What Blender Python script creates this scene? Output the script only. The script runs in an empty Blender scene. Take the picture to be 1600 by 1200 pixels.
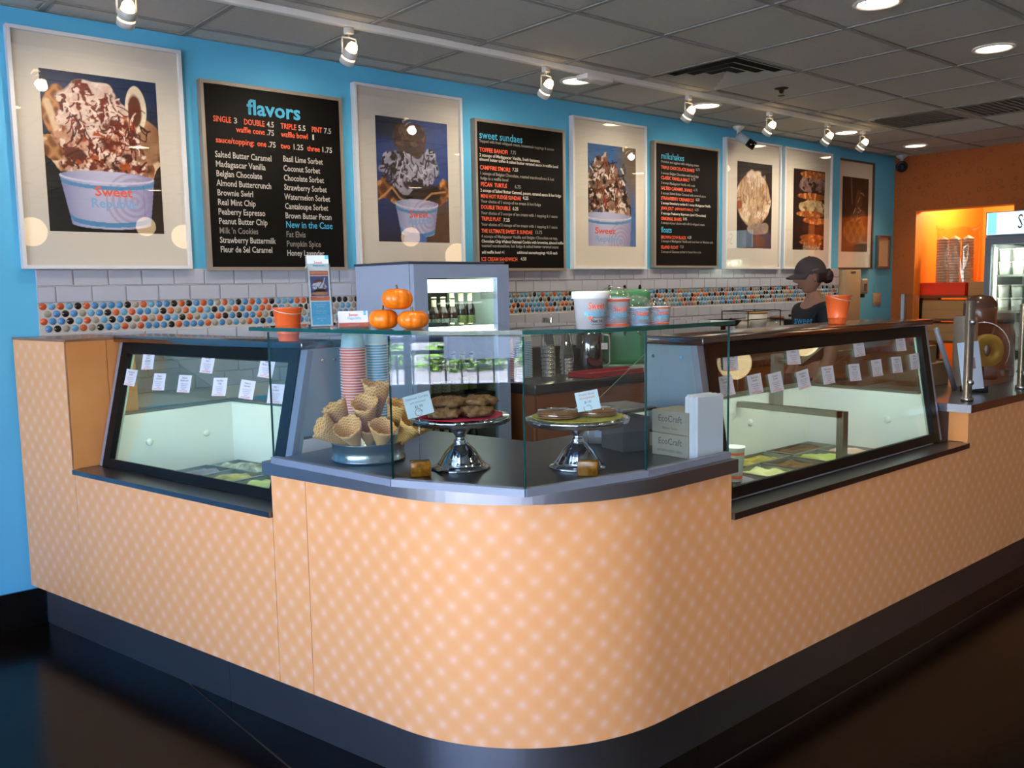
import bpy, bmesh, math, random
import numpy as np
from mathutils import Matrix, Vector
random.seed(7)
RNG = np.random.default_rng(11)
PI = math.pi
SC = bpy.context.scene
COL = SC.collection
R = math.radians

# ---------------------------------------------------------------- camera
CR = ((0.75639, 0.65352, 0.0), )
CAM_F = 1402.939
YAW, PIT, ROL = R(-40.83951643), R(-6.18449245), R(-0.9955043)
def cam_rows():
    cy, sy = math.cos(YAW), math.sin(YAW)
    r = Vector((cy, sy, 0)); f = Vector((-sy, cy, 0)); u = Vector((0, 0, 1))
    f2 = f*math.cos(PIT) + u*math.sin(PIT); u2 = u*math.cos(PIT) - f*math.sin(PIT)
    r3 = r*math.cos(ROL) + u2*math.sin(ROL); u3 = u2*math.cos(ROL) - r*math.sin(ROL)
    return r3, u3, f2
CX, CY, CZ = cam_rows()
EYE = Vector((0, -4.444, 1.5))
cd = bpy.data.cameras.new('camera'); cam = bpy.data.objects.new('camera', cd); COL.objects.link(cam)
m = Matrix.Identity(4)
for i in range(3):
    m[i][0] = CX[i]; m[i][1] = CY[i]; m[i][2] = -CZ[i]; m[i][3] = EYE[i]
cam.matrix_world = m
cd.sensor_width = 36; cd.lens = 36*CAM_F/1600; cd.clip_start = .05; cd.clip_end = 200
SC.camera = cam

# ---------------------------------------------------------------- exposure, sky, sun
SC.view_settings.view_transform = 'Standard'
SC.view_settings.look = 'None'
SC.view_settings.gamma = 1
SC.view_settings.use_curve_mapping = False
SC.view_settings.exposure = EXPOSURE = 0.30
W = bpy.data.worlds.new('sky'); SC.world = W; W.use_nodes = True
wn = W.node_tree; wn.nodes.clear()
sky = wn.nodes.new('ShaderNodeTexSky'); sky.sky_type = 'NISHITA'; sky.sun_disc = False
sky.sun_elevation = R(48); sky.sun_rotation = R(100)
bg = wn.nodes.new('ShaderNodeBackground'); bg.inputs[1].default_value = 2.9
wo = wn.nodes.new('ShaderNodeOutputWorld')
tint = wn.nodes.new('ShaderNodeMix'); tint.data_type = 'RGBA'; tint.blend_type = 'MULTIPLY'; tint.inputs[0].default_value = 1
tint.inputs[7].default_value = (1.12, .97, 1.10, 1)     # the camera's daylight balance
wn.links.new(sky.outputs[0], tint.inputs[6]); wn.links.new(tint.outputs[2], bg.inputs[0]); wn.links.new(bg.outputs[0], wo.inputs[0])

def light(name, kind, loc, energy, color=(1,1,1), target=None, parent=None, **kw):
    d = bpy.data.lights.new(name, kind); d.energy = energy; d.color = color
    for k, v in kw.items(): setattr(d, k, v)
    o = bpy.data.objects.new(name, d); COL.objects.link(o)
    o.location = loc
    if target is not None:
        o.rotation_euler = (Vector(target)-Vector(loc)).to_track_quat('-Z', 'Y').to_euler()
    if parent is not None:
        WMX = WM[parent.name]
        o.parent = parent
        mw = Matrix.Translation(loc) @ o.rotation_euler.to_matrix().to_4x4()
        loc_m = WMX.inverted() @ mw
        o.location = loc_m.to_translation(); o.rotation_euler = loc_m.to_euler()
    return o
light('sun', 'SUN', (0,0,10), 105.0, (1,.96,.95), target=(-3.0,-1.2,6.0), angle=R(.6))
WARM = (1.0, .72, .42)
DAY = (.62, .80, 1.0)

# ---------------------------------------------------------------- helpers
WM = {}
def tag(o, label=None, cat=None, group=None, kind=None):
    if label: o['label'] = label
    if cat: o['category'] = cat
    if group: o['group'] = group
    if kind: o['kind'] = kind
    return o
def empty(name, loc=(0,0,0), rz=0, label=None, cat=None, group=None, kind=None, rot=None):
    o = bpy.data.objects.new(name, None); COL.objects.link(o)
    o.empty_display_size = .05
    e = rot if rot is not None else (0,0,rz)
    o.location = loc; o.rotation_euler = e
    from mathutils import Euler
    WM[o.name] = Matrix.Translation(loc) @ Euler(e).to_matrix().to_4x4()
    return tag(o, label, cat, group, kind)

class MB:
    """collects shapes, becomes ONE mesh object"""
    def __init__(s): s.v = []; s.f = []; s.mi = []; s.uv = None; s.sm = []; s.cur = 0; s.smooth = False
    def add(s, vs, fs, smooth=None, M=None):
        n = len(s.v)
        for p in vs:
            p = Vector(p)
            if M is not None: p = M @ p
            s.v.append(tuple(p))
        for f in fs:
            s.f.append([n+i for i in f]); s.mi.append(s.cur); s.sm.append(s.smooth if smooth is None else smooth)
        return s
    def box(s, x0, y0, z0, x1, y1, z1, M=None):
        v = [(x0,y0,z0),(x1,y0,z0),(x1,y1,z0),(x0,y1,z0),(x0,y0,z1),(x1,y0,z1),(x1,y1,z1),(x0,y1,z1)]
        f = [(3,2,1,0),(4,5,6,7),(0,1,5,4),(1,2,6,5),(2,3,7,6),(3,0,4,7)]
        return s.add(v, f, False, M)
    def rbox(s, x0, y0, z0, x1, y1, z1, r=.004, seg=2, M=None):
        b = bmesh.new()
        bmesh.ops.create_cube(b, size=1)
        for v in b.verts:
            v.co = Vector((x0+(v.co.x+.5)*(x1-x0), y0+(v.co.y+.5)*(y1-y0), z0+(v.co.z+.5)*(z1-z0)))
        r = min(r, .49*min(abs(x1-x0), abs(y1-y0), abs(z1-z0)))
        bmesh.ops.bevel(b, geom=b.edges[:], offset=r, segments=seg, affect='EDGES', profile=.5)
        vs = [v.co.copy() for v in b.verts]; b.verts.index_update()
        fs = [[v.index for v in f.verts] for f in b.faces]; b.free()
        return s.add(vs, fs, seg > 1, M)
    def prism(s, poly, z0, z1, M=None, smooth=False):
        n = len(poly)
        v = [(p[0],p[1],z0) for p in poly]+[(p[0],p[1],z1) for p in poly]
        f = [list(range(n-1,-1,-1)), list(range(n,2*n))]
        n0 = len(s.v); s.add(v, f, False, M)
        for i in range(n):
            j = (i+1) % n
            s.f.append([n0+i, n0+j, n0+n+j, n0+n+i]); s.mi.append(s.cur); s.sm.append(smooth)
        return s
    def lathe(s, prof, seg=24, M=None, smooth=True, wob=None, caps=True):
        v = []; f = []
        k = len(prof)
        for j in range(seg):
            a = 2*PI*j/seg
            for i, (r, z) in enumerate(prof):
                rr = r*(wob(a, i) if wob else 1)
                v.append((rr*math.cos(a), rr*math.sin(a), z))
        for j in range(seg):
            j2 = (j+1) % seg
            for i in range(k-1):
                f.append((j*k+i, j2*k+i, j2*k+i+1, j*k+i+1))
        s.add(v, f, smooth, M)
        if caps:
            n0 = len(s.v)-len(v)
            if prof[0][0] > 1e-5: s.f.append([n0+j*k for j in range(seg-1,-1,-1)]); s.mi.append(s.cur); s.sm.append(False)
            if prof[-1][0] > 1e-5: s.f.append([n0+j*k+k-1 for j in range(seg)]); s.mi.append(s.cur); s.sm.append(False)
        return s
    def tube(s, pts, r, seg=8, M=None, cap=True):
        pts = [Vector(p) for p in pts]; v = []; f = []
        rs = r if isinstance(r, (list, tuple)) else [r]*len(pts)
        up = Vector((0,0,1))
        prev = None
        for i, p in enumerate(pts):
            d = (pts[min(i+1, len(pts)-1)]-pts[max(i-1, 0)]).normalized()
            if prev is None:
                a = d.cross(up)
                if a.length < 1e-3: a = d.cross(Vector((1,0,0)))
                a.normalize()
            else:
                a = (prev - d*prev.dot(d)).normalized()
            prev = a; b = d.cross(a)
            for j in range(seg):
                t = 2*PI*j/seg
                v.append(p + (a*math.cos(t)+b*math.sin(t))*rs[i])
        for i in range(len(pts)-1):
            for j in range(seg):
                j2 = (j+1) % seg
                f.append((i*seg+j, i*seg+j2, (i+1)*seg+j2, (i+1)*seg+j))
        if cap:
            f.append(tuple(range(seg-1,-1,-1))); f.append(tuple((len(pts)-1)*seg+j for j in range(seg)))
        return s.add(v, f, True, M)
    def sphere(s, c, r, seg=16, rings=10, sc=(1,1,1), M=None, fn=None):
        v = []; f = []
        for i in range(rings+1):
            th = PI*i/rings
            for j in range(seg):
                ph = 2*PI*j/seg
                d = Vector((math.sin(th)*math.cos(ph), math.sin(th)*math.sin(ph), math.cos(th)))
                k = fn(d) if fn else 1
                v.append((c[0]+d.x*r*sc[0]*k, c[1]+d.y*r*sc[1]*k, c[2]+d.z*r*sc[2]*k))
        for i in range(rings):
            for j in range(seg):
                j2 = (j+1) % seg
                f.append((i*seg+j, (i+1)*seg+j, (i+1)*seg+j2, i*seg+j2))
        return s.add(v, f, True, M)
    def build(s, name, mats, parent=None, uvs=None, world=False, recalc=True):
        me = bpy.data.meshes.new(name)
        vs = s.v
        if world and parent is not None:
            inv = WM[parent.name].inverted(); vs = [tuple(inv @ Vector(p)) for p in s.v]
        me.from_pydata(vs, [], s.f)
        mats = mats if isinstance(mats, (list, tuple)) else [mats]
        for mm in mats: me.materials.append(mm)
        if me.polygons:
            me.polygons.foreach_set('material_index', s.mi)
            me.polygons.foreach_set('use_smooth', s.sm)
        if uvs is not None:
            ul = me.uv_layers.new(name='UVMap')
            for li, l in enumerate(me.loops): ul.data[li].uv = uvs[l.vertex_index]
        me.validate()
        if recalc:
            b = bmesh.new(); b.from_mesh(me)
            bmesh.ops.remove_doubles(b, verts=b.verts[:], dist=1e-6) if False else None
            bmesh.ops.recalc_face_normals(b, faces=b.faces[:]); b.to_mesh(me); b.free()
        me.update()
        o = bpy.data.objects.new(name, me); COL.objects.link(o)
        if parent is not None:
            o.parent = parent; WM[o.name] = WM[parent.name].copy()
        else: WM[o.name] = Matrix.Identity(4)
        return o
def place(mesh_o, name, parent, M=None):
    """another object on the same mesh data"""
    o = bpy.data.objects.new(name, mesh_o.data); COL.objects.link(o)
    if parent is not None: o.parent = parent
    if M is not None: o.matrix_local = M
    WM[o.name] = (WM[parent.name] if parent is not None else Matrix.Identity(4)) @ (M if M is not None else Matrix.Identity(4))
    return o
def kids(o): return [c for c in bpy.data.objects if c.parent == o]
def copy_tree(o, loc, rz=0, label=None, group=None, rot=None, scale=None):
    def cp(a, par):
        b = a.copy(); COL.objects.link(b); b.parent = par
        WM[b.name] = Matrix.Identity(4)
        for ch in KIDS.get(a.name, []): cp(ch, b)
        return b
    KIDS = {}
    for a in COL.objects:
        if a.parent is not None: KIDS.setdefault(a.parent.name, []).append(a)
    r = cp(o, None)
    r.location = loc; r.rotation_euler = rot if rot is not None else (0,0,rz)
    if scale: r.scale = (scale,)*3 if not isinstance(scale, tuple) else scale
    WM[r.name] = Matrix.Translation(loc) @ r.rotation_euler.to_matrix().to_4x4()
    if label: r['label'] = label
    if group: r['group'] = group
    return r

def rot_to(d, up=(0,0,1)):
    """matrix whose +Z points along d"""
    return Vector(d).to_track_quat('Z', 'Y').to_matrix().to_4x4()

# ---------------------------------------------------------------- materials
def lin(c):
    if isinstance(c, str):
        c = c.lstrip('#'); c = [int(c[i:i+2], 16)/255 for i in (0,2,4)]
    return tuple((x/12.92 if x <= .04045 else ((x+.055)/1.055)**2.4) for x in c)+(1,)
MATS = {}
def mat(name, col=None, rough=.5, metal=0, spec=.5, emit=None, es=0, noise=None, bump=None, coat=0, trans=0, sss=0, aniso=0, alpha=1):
    if name in MATS: return MATS[name]
    M_ = bpy.data.materials.new(name); M_.use_nodes = True; MATS[name] = M_
    nt = M_.node_tree; b = nt.nodes['Principled BSDF']
    c = lin(col)
    b.inputs['Base Color'].default_value = c
    b.inputs['Roughness'].default_value = rough; b.inputs['Metallic'].default_value = metal
    b.inputs['Specular IOR Level'].default_value = spec
    if coat: b.inputs['Coat Weight'].default_value = coat; b.inputs['Coat Roughness'].default_value = .05
    if trans: b.inputs['Transmission Weight'].default_value = trans
    if sss:
        b.inputs['Subsurface Weight'].default_value = sss; b.inputs['Subsurface Radius'].default_value = (.02,.01,.005)
    if alpha < 1: b.inputs['Alpha'].default_value = alpha
    if emit:
        b.inputs['Emission Color'].default_value = lin(emit); b.inputs['Emission Strength'].default_value = es
    if aniso: b.inputs['Anisotropic'].default_value = aniso
    tc = None
    if noise or bump:
        tc = nt.nodes.new('ShaderNodeTexCoord')
    if noise:   # (scale, amount, colour2)
        sc, amt, c2 = noise[:3]
        n = nt.nodes.new('ShaderNodeTexNoise'); n.inputs['Scale'].default_value = sc; n.inputs['Detail'].default_value = 4
        if len(noise) > 3:
            mp = nt.nodes.new('ShaderNodeMapping'); mp.inputs['Scale'].default_value = noise[3]
            nt.links.new(tc.outputs['Object'], mp.inputs[0]); nt.links.new(mp.outputs[0], n.inputs[0])
        else: nt.links.new(tc.outputs['Object'], n.inputs[0])
        rp = nt.nodes.new('ShaderNodeMapRange'); rp.inputs[1].default_value = .3; rp.inputs[2].default_value = .7
        rp.inputs[3].default_value = 0; rp.inputs[4].default_value = amt
        mx = nt.nodes.new('ShaderNodeMix'); mx.data_type = 'RGBA'
        mx.inputs[6].default_value = c; mx.inputs[7].default_value = lin(c2)
        nt.links.new(n.outputs[0], rp.inputs[0]); nt.links.new(rp.outputs[0], mx.inputs[0]); nt.links.new(mx.outputs[2], b.inputs['Base Color'])
    if bump:    # (scale, strength[, stretch])
        n = nt.nodes.new('ShaderNodeTexNoise'); n.inputs['Scale'].default_value = bump[0]; n.inputs['Detail'].default_value = 3
        if len(bump) > 2:
            mp = nt.nodes.new('ShaderNodeMapping'); mp.inputs['Scale'].default_value = bump[2]
            nt.links.new(tc.outputs['Object'], mp.inputs[0]); nt.links.new(mp.outputs[0], n.inputs[0])
        else: nt.links.new(tc.outputs['Object'], n.inputs[0])
        bp = nt.nodes.new('ShaderNodeBump'); bp.inputs['Strength'].default_value = bump[1]; bp.inputs['Distance'].default_value = .003
        nt.links.new(n.outputs[0], bp.inputs['Height']); nt.links.new(bp.outputs[0], b.inputs['Normal'])
    return M_
def glass_mat(name, tint='#eef6f4', f0=.05, gain=1.0):
    """thin clear sheet: see-through plus a mirror share growing towards grazing (Schlick)"""
    if name in MATS: return MATS[name]
    M_ = bpy.data.materials.new(name); M_.use_nodes = True; MATS[name] = M_
    nt = M_.node_tree; nt.nodes.clear(); N = nt.nodes.new; L = nt.links.new
    out = N('ShaderNodeOutputMaterial'); mix = N('ShaderNodeMixShader'); tr = N('ShaderNodeBsdfTransparent'); gl = N('ShaderNodeBsdfGlossy')
    tr.inputs[0].default_value = lin(tint); gl.inputs['Roughness'].default_value = 0.0; gl.inputs[0].default_value = (1,1,1,1)
    geo = N('ShaderNodeNewGeometry'); dot = N('ShaderNodeVectorMath'); dot.operation = 'DOT_PRODUCT'
    L(geo.outputs['Incoming'], dot.inputs[0]); L(geo.outputs['Normal'], dot.inputs[1])
    def mth(op, a, b=None):
        n = N('ShaderNodeMath'); n.operation = op
        for i, q in enumerate((a, b)):
            if q is None: continue
            if isinstance(q, (int, float)): n.inputs[i].default_value = q
            else: L(q, n.inputs[i])
        return n.outputs[0]
    k = mth('SUBTRACT', 1.0, mth('ABSOLUTE', dot.outputs['Value']))
    k5 = mth('POWER', k, 5.0)
    fac = mth('MINIMUM', mth('MULTIPLY', mth('ADD', f0, mth('MULTIPLY', k5, 1-f0)), gain), 1.0)
    L(fac, mix.inputs[0]); L(tr.outputs[0], mix.inputs[1]); L(gl.outputs[0], mix.inputs[2]); L(mix.outputs[0], out.inputs[0])
    return M_
def translucent_mat(name, col, k=.6):
    if name in MATS: return MATS[name]
    M_ = bpy.data.materials.new(name); M_.use_nodes = True; MATS[name] = M_
    nt = M_.node_tree; nt.nodes.clear(); N = nt.nodes.new
    o = N('ShaderNodeOutputMaterial'); mx = N('ShaderNodeMixShader'); d = N('ShaderNodeBsdfDiffuse'); t = N('ShaderNodeBsdfTranslucent')
    d.inputs[0].default_value = lin(col); t.inputs[0].default_value = lin(col); mx.inputs[0].default_value = k
    nt.links.new(d.outputs[0], mx.inputs[1]); nt.links.new(t.outputs[0], mx.inputs[2]); nt.links.new(mx.outputs[0], o.inputs[0]); return M_
def emit_mat(name, col, s):
    if name in MATS: return MATS[name]
    M_ = bpy.data.materials.new(name); M_.use_nodes = True; MATS[name] = M_
    nt = M_.node_tree; nt.nodes.clear()
    e = nt.nodes.new('ShaderNodeEmission'); e.inputs[0].default_value = lin(col); e.inputs[1].default_value = s
    o = nt.nodes.new('ShaderNodeOutputMaterial'); nt.links.new(e.outputs[0], o.inputs[0]); return M_

GLASS = glass_mat('clear_glass', '#f4f8f8', .04, 1.0)
CGLASS = glass_mat('case_glass', '#ecf6f2', .045, 1.0)
PGLASS = glass_mat('picture_glass', '#ffffff', .04, .9)
FILM = glass_mat('clear_plastic', '#f4f6f6', .05, 1.6)
GEDGE = mat('green_glass_edge', '#0f4a45', .15, 0, .6)
STEEL = mat('brushed_steel', '#a6a8ab', .28, 1, bump=(60, .08, (1,1,25)))
STEELD = mat('brushed_steel_counter', '#a2a3ab', .36, 1, noise=(8,.3,'#adabaf'), bump=(40,.06,(8,8,1)))
CHROME = mat('polished_steel', '#d0d3d6', .07, 1)
ALU = mat('aluminium', '#8e97a8', .4, .35)
BLACK = mat('black_plastic', '#08080a', .5, 0, .22)
BLACKG = mat('black_gloss', '#08080a', .18)
WHITE = mat('white_paint', '#e8e6e0', .4)
PAPER = mat('white_paper', '#e9ebef', .7)
BLUEW = mat('blue_wall_paint', '#56b2dc', .62, noise=(2.5,.12,'#4ca8d4'), bump=(220,.05))
ORANGEW = mat('orange_store_paint', '#f2922a', .6)
BLUEP = mat('print_blue', '#5fc0e0', .6)
ORP = mat('print_orange', '#ee6244', .6)
DKT = mat('print_dark', '#3a3a42', .6)
WHT = mat('print_white', '#d8dad6', .6)
CREAMP = mat('print_cream', '#e2dccb', .6)

def text(s, M, size, m_, parent, name='lettering', width=None, align='LEFT', font_scale=(1,1), bold=0.0, shear=0):
    cu = bpy.data.curves.new(name, 'FONT'); cu.body = s; cu.size = size; cu.align_x = align; cu.resolution_u = 2
    cu.offset = bold; cu.shear = shear
    o = bpy.data.objects.new('tmp', cu)
    me = bpy.data.meshes.new_from_object(o)
    bpy.data.objects.remove(o); bpy.data.curves.remove(cu)
    if not me.vertices: return None
    xs = [v.co.x for v in me.vertices]; w = max(xs)-min(xs)
    k = (width/w) if width else font_scale[0]
    inv = WM[parent.name].inverted() @ M
    for v in me.vertices: v.co = inv @ Vector((v.co.x*k, v.co.y*font_scale[1], v.co.z))
    me.materials.append(m_); me.name = name
    ob = bpy.data.objects.new(name, me); COL.objects.link(ob); ob.parent = parent
    return ob
def wall_M(x, z, y=-.046):   # text plane on the back wall, facing the room
    return Matrix(((1,0,0,x),(0,0,-1,y),(0,1,0,z),(0,0,0,1)))
def ray_px(px, py):
    return CX*((px-800)/CAM_F) - CY*((py-600)/CAM_F) + CZ
def on_y(px, py, y):      # where the sight line meets a wall plane y = const
    d = ray_px(px, py); t = (y-EYE.y)/d.y; return EYE + d*t

# ================================================================ THE SETTING
H = 2.74
X0, X1, Y0 = -3.0, 9.13, -8.5
def struct(name, mb, m_, parent=None, **k):
    o = mb.build(name, m_, parent, **k)
    if parent is None: o['kind'] = 'structure'
    return o
# floor: near black stained concrete in big pours with saw cuts between them
FLOORM = mat('stained_concrete', '#060302', .2, 0, .12, noise=(3.5,.7,'#0d0604'), bump=(30,.12))
fl = MB(); fl.box(X0-.2, Y0-.2, -.12, 11.2, .4, -.004)
floor = struct('floor', fl, mat('floor_bed','#1c1412',.9))
cutx = [X0-.2, 1.215, 4.9, 8.6, 11.2]; cuty = [Y0-.2, -5.6, -2.84, .4]
for i in range(len(cutx)-1):
    for j in range(len(cuty)-1):
        a = MB(); a.box(cutx[i]+.004, cuty[j]+.004, -.004, cutx[i+1]-.004, cuty[j+1]-.004, 0)
        a.build('concrete_slab', FLOORM, floor)
cutd = MB()
CUTM = mat('dusty_joint','#2f2520',.9)
for x in cutx[1:-1]: cutd.box(x-.0035, Y0, -.0039, x+.0035, 0, -.0008)
for y in cuty[1:-1]: cutd.box(X0, y-.0035, -.0039, 9, y+.0035, -.0008)
cutd.build('joint_filler', CUTM, floor)

# back wall (light blue) with tiled band; it steps back a little at its right end
w = MB(); w.box(X0-.2, 0, 0, 7.94, .25, H+.1); w.box(7.94, .06, 0, X1+1.8, .25, H+.1)
wall_back = struct('wall_back', w, BLUEW)
w = MB(); w.box(X0, -.012, 0, .983, 0, .17); struct('baseboard_back', w, BLACKG)
# orange wall on the right with the opening into the store room
ORW = mat('patterned_orange_wall', '#a9571f', .7)
def circle_pattern(M_, c2, sc=6.0):
    nt = M_.node_tree; b = nt.nodes['Principled BSDF']; N = nt.nodes.new; L = nt.links.new
    tc = N('ShaderNodeTexCoord'); mp = N('ShaderNodeMapping'); mp.inputs['Scale'].default_value = (1,sc,sc)
    v = N('ShaderNodeTexVoronoi'); v.voronoi_dimensions = '3D'; v.inputs['Scale'].default_value = 1; v.inputs['Randomness'].default_value = .55
    mr = N('ShaderNodeMath'); mr.operation = 'SUBTRACT'; mr.inputs[1].default_value = .27
    ab = N('ShaderNodeMath'); ab.operation = 'ABSOLUTE'
    ss = N('ShaderNodeMapRange'); ss.inputs[1].default_value = .045; ss.inputs[2].default_value = .015
    mx = N('ShaderNodeMix'); mx.data_type = 'RGBA'; mx.inputs[6].default_value = b.inputs['Base Color'].default_value[:]; mx.inputs[7].default_value = lin(c2)
    L(tc.outputs['Object'], mp.inputs[0]); L(mp.outputs[0], v.inputs['Vector']); L(v.outputs['Distance'], mr.inputs[0]); L(mr.outputs[0], ab.inputs[0])
    L(ab.outputs[0], ss.inputs[0]); L(ss.outputs[0], mx.inputs[0]); L(mx.outputs[2], b.inputs['Base Color'])
circle_pattern(ORW, '#954a1a', 10)
w = MB()
OY0, OY1, OZ = -.17, -1.10, 2.19
w.box(X1, OY0, 0, X1+.12, .06, H+.1); w.box(X1, Y0-.2, 0, X1+.12, OY1, H+.1); w.box(X1, OY1, OZ, X1+.12, OY0, H+.1)
wall_right = struct('wall_right', w, ORW)
w = MB(); w.box(X1-.001, OY0-.006, 0, X1+.125, OY0-.0005, OZ-.007); w.box(X1-.001, OY1+.0005, 0, X1+.125, OY1+.006, OZ-.007); w.box(X1-.001, OY1+.0005, OZ-.0065, X1+.125, OY0-.0005, OZ-.0005)
struct('trim_1', w, ORANGEW)
w = MB(); w.box(10.9, -2.2, 0, 11.0, .06, H); w.box(X1+.12, -2.2, 0, 10.9, -2.1, H); w.box(X1+.1255, -.12, 0, 10.9, -.06, H)
struct('wall_storeroom', w, ORANGEW)
# wall behind the camera and the shop front on the left, all glass, with the street outside
w = MB(); w.box(X0-.2, Y0-.2, 0, X1+.12, Y0, H+.1)
struct('wall_front', w, mat('grey_room_wall','#c9c2b6',.8))
w = MB(); w.box(X0-.12, -1.35, 0, X0, 0, H+.1); w.box(X0-.12, Y0, 0, X0, -7.6, H+.1); w.box(X0-.12, -7.6, 2.55, X0, -1.35, H+.1)  # unseen solid bay next to the back wall, put in to cut daylight there
struct('wall_left', w, mat('shopfront_wall','#8a8d92',.7))
FR = mat('shopfront_frame', '#4c5058', .35, .7)
mull = [-1.35, -2.12, -3.06, -4.2, -5.3, -6.4, -7.6]
for i in range(len(mull)-1):
    ya, yb = mull[i], mull[i+1]
    wn_ = empty('window_%d' % (i+1), (X0-.06, (ya+yb)/2, 0), kind='structure')
    a = MB(); t_ = .028
    low = .76 if i in (0,1,3) else .12
    a.box(X0-.09, yb, 0, X0-.02, yb+t_, 2.55); a.box(X0-.09, ya-t_, 0, X0-.02, ya, 2.55)
    a.box(X0-.09, yb+t_, 2.49, X0-.02, ya-t_, 2.55); a.box(X0-.09, yb+t_, 0, X0-.02, ya-t_, .12)
    if low > .2: a.box(X0-.09, yb+t_, .1205, X0-.02, ya-t_, low)
    a.build('window_frame', FR, wn_, world=True)
    a = MB(); a.box(X0-.058, yb+t_, low+.001, X0-.052, ya-t_, 2.489); a.build('window_pane', glass_mat('shop_window_glass','#f4f6f6',.04,.8), wn_, world=True)
# ceiling: lay-in tiles on a T-bar grid
CG = .63; CX0, CY0 = 1.135, -.17
w = MB(); w.box(X0-.2, Y0-.2, H+.08, X1+.12, .3, H+.2); w.box(X1+.12, -2.2, 2.6, 11, .06, 2.7)
ceiling = struct('ceiling', w, mat('plenum','#55544f',.9))
TILEM = mat('ceiling_tile', '#c4c2ba', .9, noise=(45,.35,'#b4b2aa'), bump=(160,.25))
GRIDM = mat('ceiling_grid_paint', '#96958f', .8)
VENTS = {(5,1):'supply', (9,1):'return', (9,2):'return'}
tile0 = None; far = MB()
def tilebox(mb, x0, y0, x1, y1, z=H):
    e = .018
    mb.add([(x0,y0,z+.006),(x1,y0,z+.006),(x1,y1,z+.006),(x0,y1,z+.006),(x0+e,y0+e,z),(x1-e,y0+e,z),(x1-e,y1-e,z),(x0+e,y1-e,z)],
           [(4,7,6,5),(0,4,5,1),(1,5,6,2),(2,6,7,3),(3,7,4,0),(0,1,2,3)], False)
for i in range(-7, 13):
    for j in range(-1, 14):
        x0 = CX0+CG*i; y1 = CY0-CG*j; y0 = y1-CG
        if j == -1: y1 = -.0; y0 = CY0
        if (i, j) in VENTS or x0 < X0-.6: continue
        if i >= -1 and -1 <= j <= 6:
            if j == -1 or i == 12:
                a = MB(); tilebox(a, x0+.01, y0+.01, min(x0+CG, X1)-.01, y1-.01); a.build('ceiling_tile', TILEM, ceiling)
            else:
                if tile0 is None:
                    a = MB(); tilebox(a, .01, .01, CG-.01, CG-.01, 0); tile0 = a.build('ceiling_tile', TILEM, ceiling); tile0.location = (x0, y0, H)
                else: place(tile0, 'ceiling_tile', ceiling, Matrix.Translation((x0, y0, H)))
        else: tilebox(far, max(x0, X0)+.01, y0+.01, min(x0+CG, X1)-.01, y1-.01)
tag(far.build('ceiling_tile', TILEM, ceiling), kind='stuff')
g = MB()
for i in range(-6, 14):
    x = CX0+CG*i
    if x < X1: g.box(x-.012, Y0, H-.003, x+.012, 0, H+.004)
for j in range(0, 14):
    y = CY0-CG*j; g.box(X0, y-.012, H-.0025, X1, y+.012, H+.004)
g.box(X0,-.02,H-.003,X1,0,H+.004)
g.build('ceiling_grid', GRIDM, ceiling)

# ---------------------------------------------------------------- outside (seen in the reflections)
a = MB(); a.box(-30, -25, -.15, X0-.12, 15, -.05); struct('pavement_ground', a, mat('sunlit_concrete','#dcdad8',.9,noise=(1.5,.4,'#a49e92')))
a = MB(); a.box(-30, -25, -.05, -11, 15, -.04); struct('road', a, mat('road_surface','#8d8d8f',.9))
rl = empty('patio_railing', (-4.6,-3,0), label='grey metal patio railing outside the shop window, seen mirrored in the glass', cat='railing')
a = MB(); a.tube([(-4.6,-7.5,1.02),(-4.6,.5,1.02)], .03); a.tube([(-4.6,-7.5,.18),(-4.6,.5,.18)], .018); a.tube([(-4.6,-7.5,.90),(-4.6,.5,.90)], .018)
a.build('handrail', mat('railing_paint','#5b6474',.5,.3), rl, world=True)
a0 = MB(); a0.box(-.008,-.008,.18,.008,.008,.90); bl0 = None
for k in range(52):
    y = -7.4+k*.152
    if bl0 is None: bl0 = a0.build('baluster', mat('railing_paint'), rl); bl0.location = (0, y+3, 0)
    else: place(bl0, 'baluster', rl, Matrix.Translation((0, y+3, 0)))
for y in (-7.4,-5.2,-3.0,-.8): MB().box(-4.63,y-.03,-.05,-4.57,y+.03,1.05).build('railing_post', mat('railing_paint'), rl, world=True)
def bush(loc, r, n, name, label):
    b = MB(); 
    for k in range(n):
        d = Vector((random.gauss(0,1), random.gauss(0,1), random.gauss(0,1))).normalized()*r*random.uniform(.6,1)
        d.z = abs(d.z)*.8
        s = random.uniform(.05,.11); q = Matrix.Rotation(random.uniform(0,6.3),4,'Z') @ Matrix.Rotation(random.uniform(-1,1),4,'X')
        b.add([(-s,0,0),(0,-s*.5,0),(s,0,0),(0,s*.5,0)], [(0,1,2,3)], False, Matrix.Translation(Vector(loc)+d) @ q)
    o = b.build(name, mat('leaf_green','#6f9a35',.6,noise=(3,.6,'#4c7a2a')), recalc=False)
    return tag(o, label, 'shrub', 'shrubs outside the shop window')
for k, (x, y, r) in enumerate([(-13.2,-6.4,.9),(-13.6,-4.5,1.0),(-13.2,-2.6,.95),(-13.7,-.7,.95),(-13.3,1.2,.9),(-13.5,-8.4,1.0)]):
    bush((x, y, 0), r, 900, 'garden_shrub', 'leafy green shrub outside the shop window, %s along the far kerb' % ['first','second','third','fourth','fifth','sixth'][k])
# paper notice stuck on the inside of the shop window (its mirror image shows in the counter glass)
nt_ = empty('window_notice', (X0+.0, -2.66, 1.1), label='white paper notice taped to the shop window, mirrored in the counter glass', cat='sign')
a = MB(); a.box(X0-.0505, -2.99, .95, X0-.0495, -2.40, 1.17); a.build('paper_sheet', translucent_mat('translucent_paper','#fbffff', .8), nt_, world=True)

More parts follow.
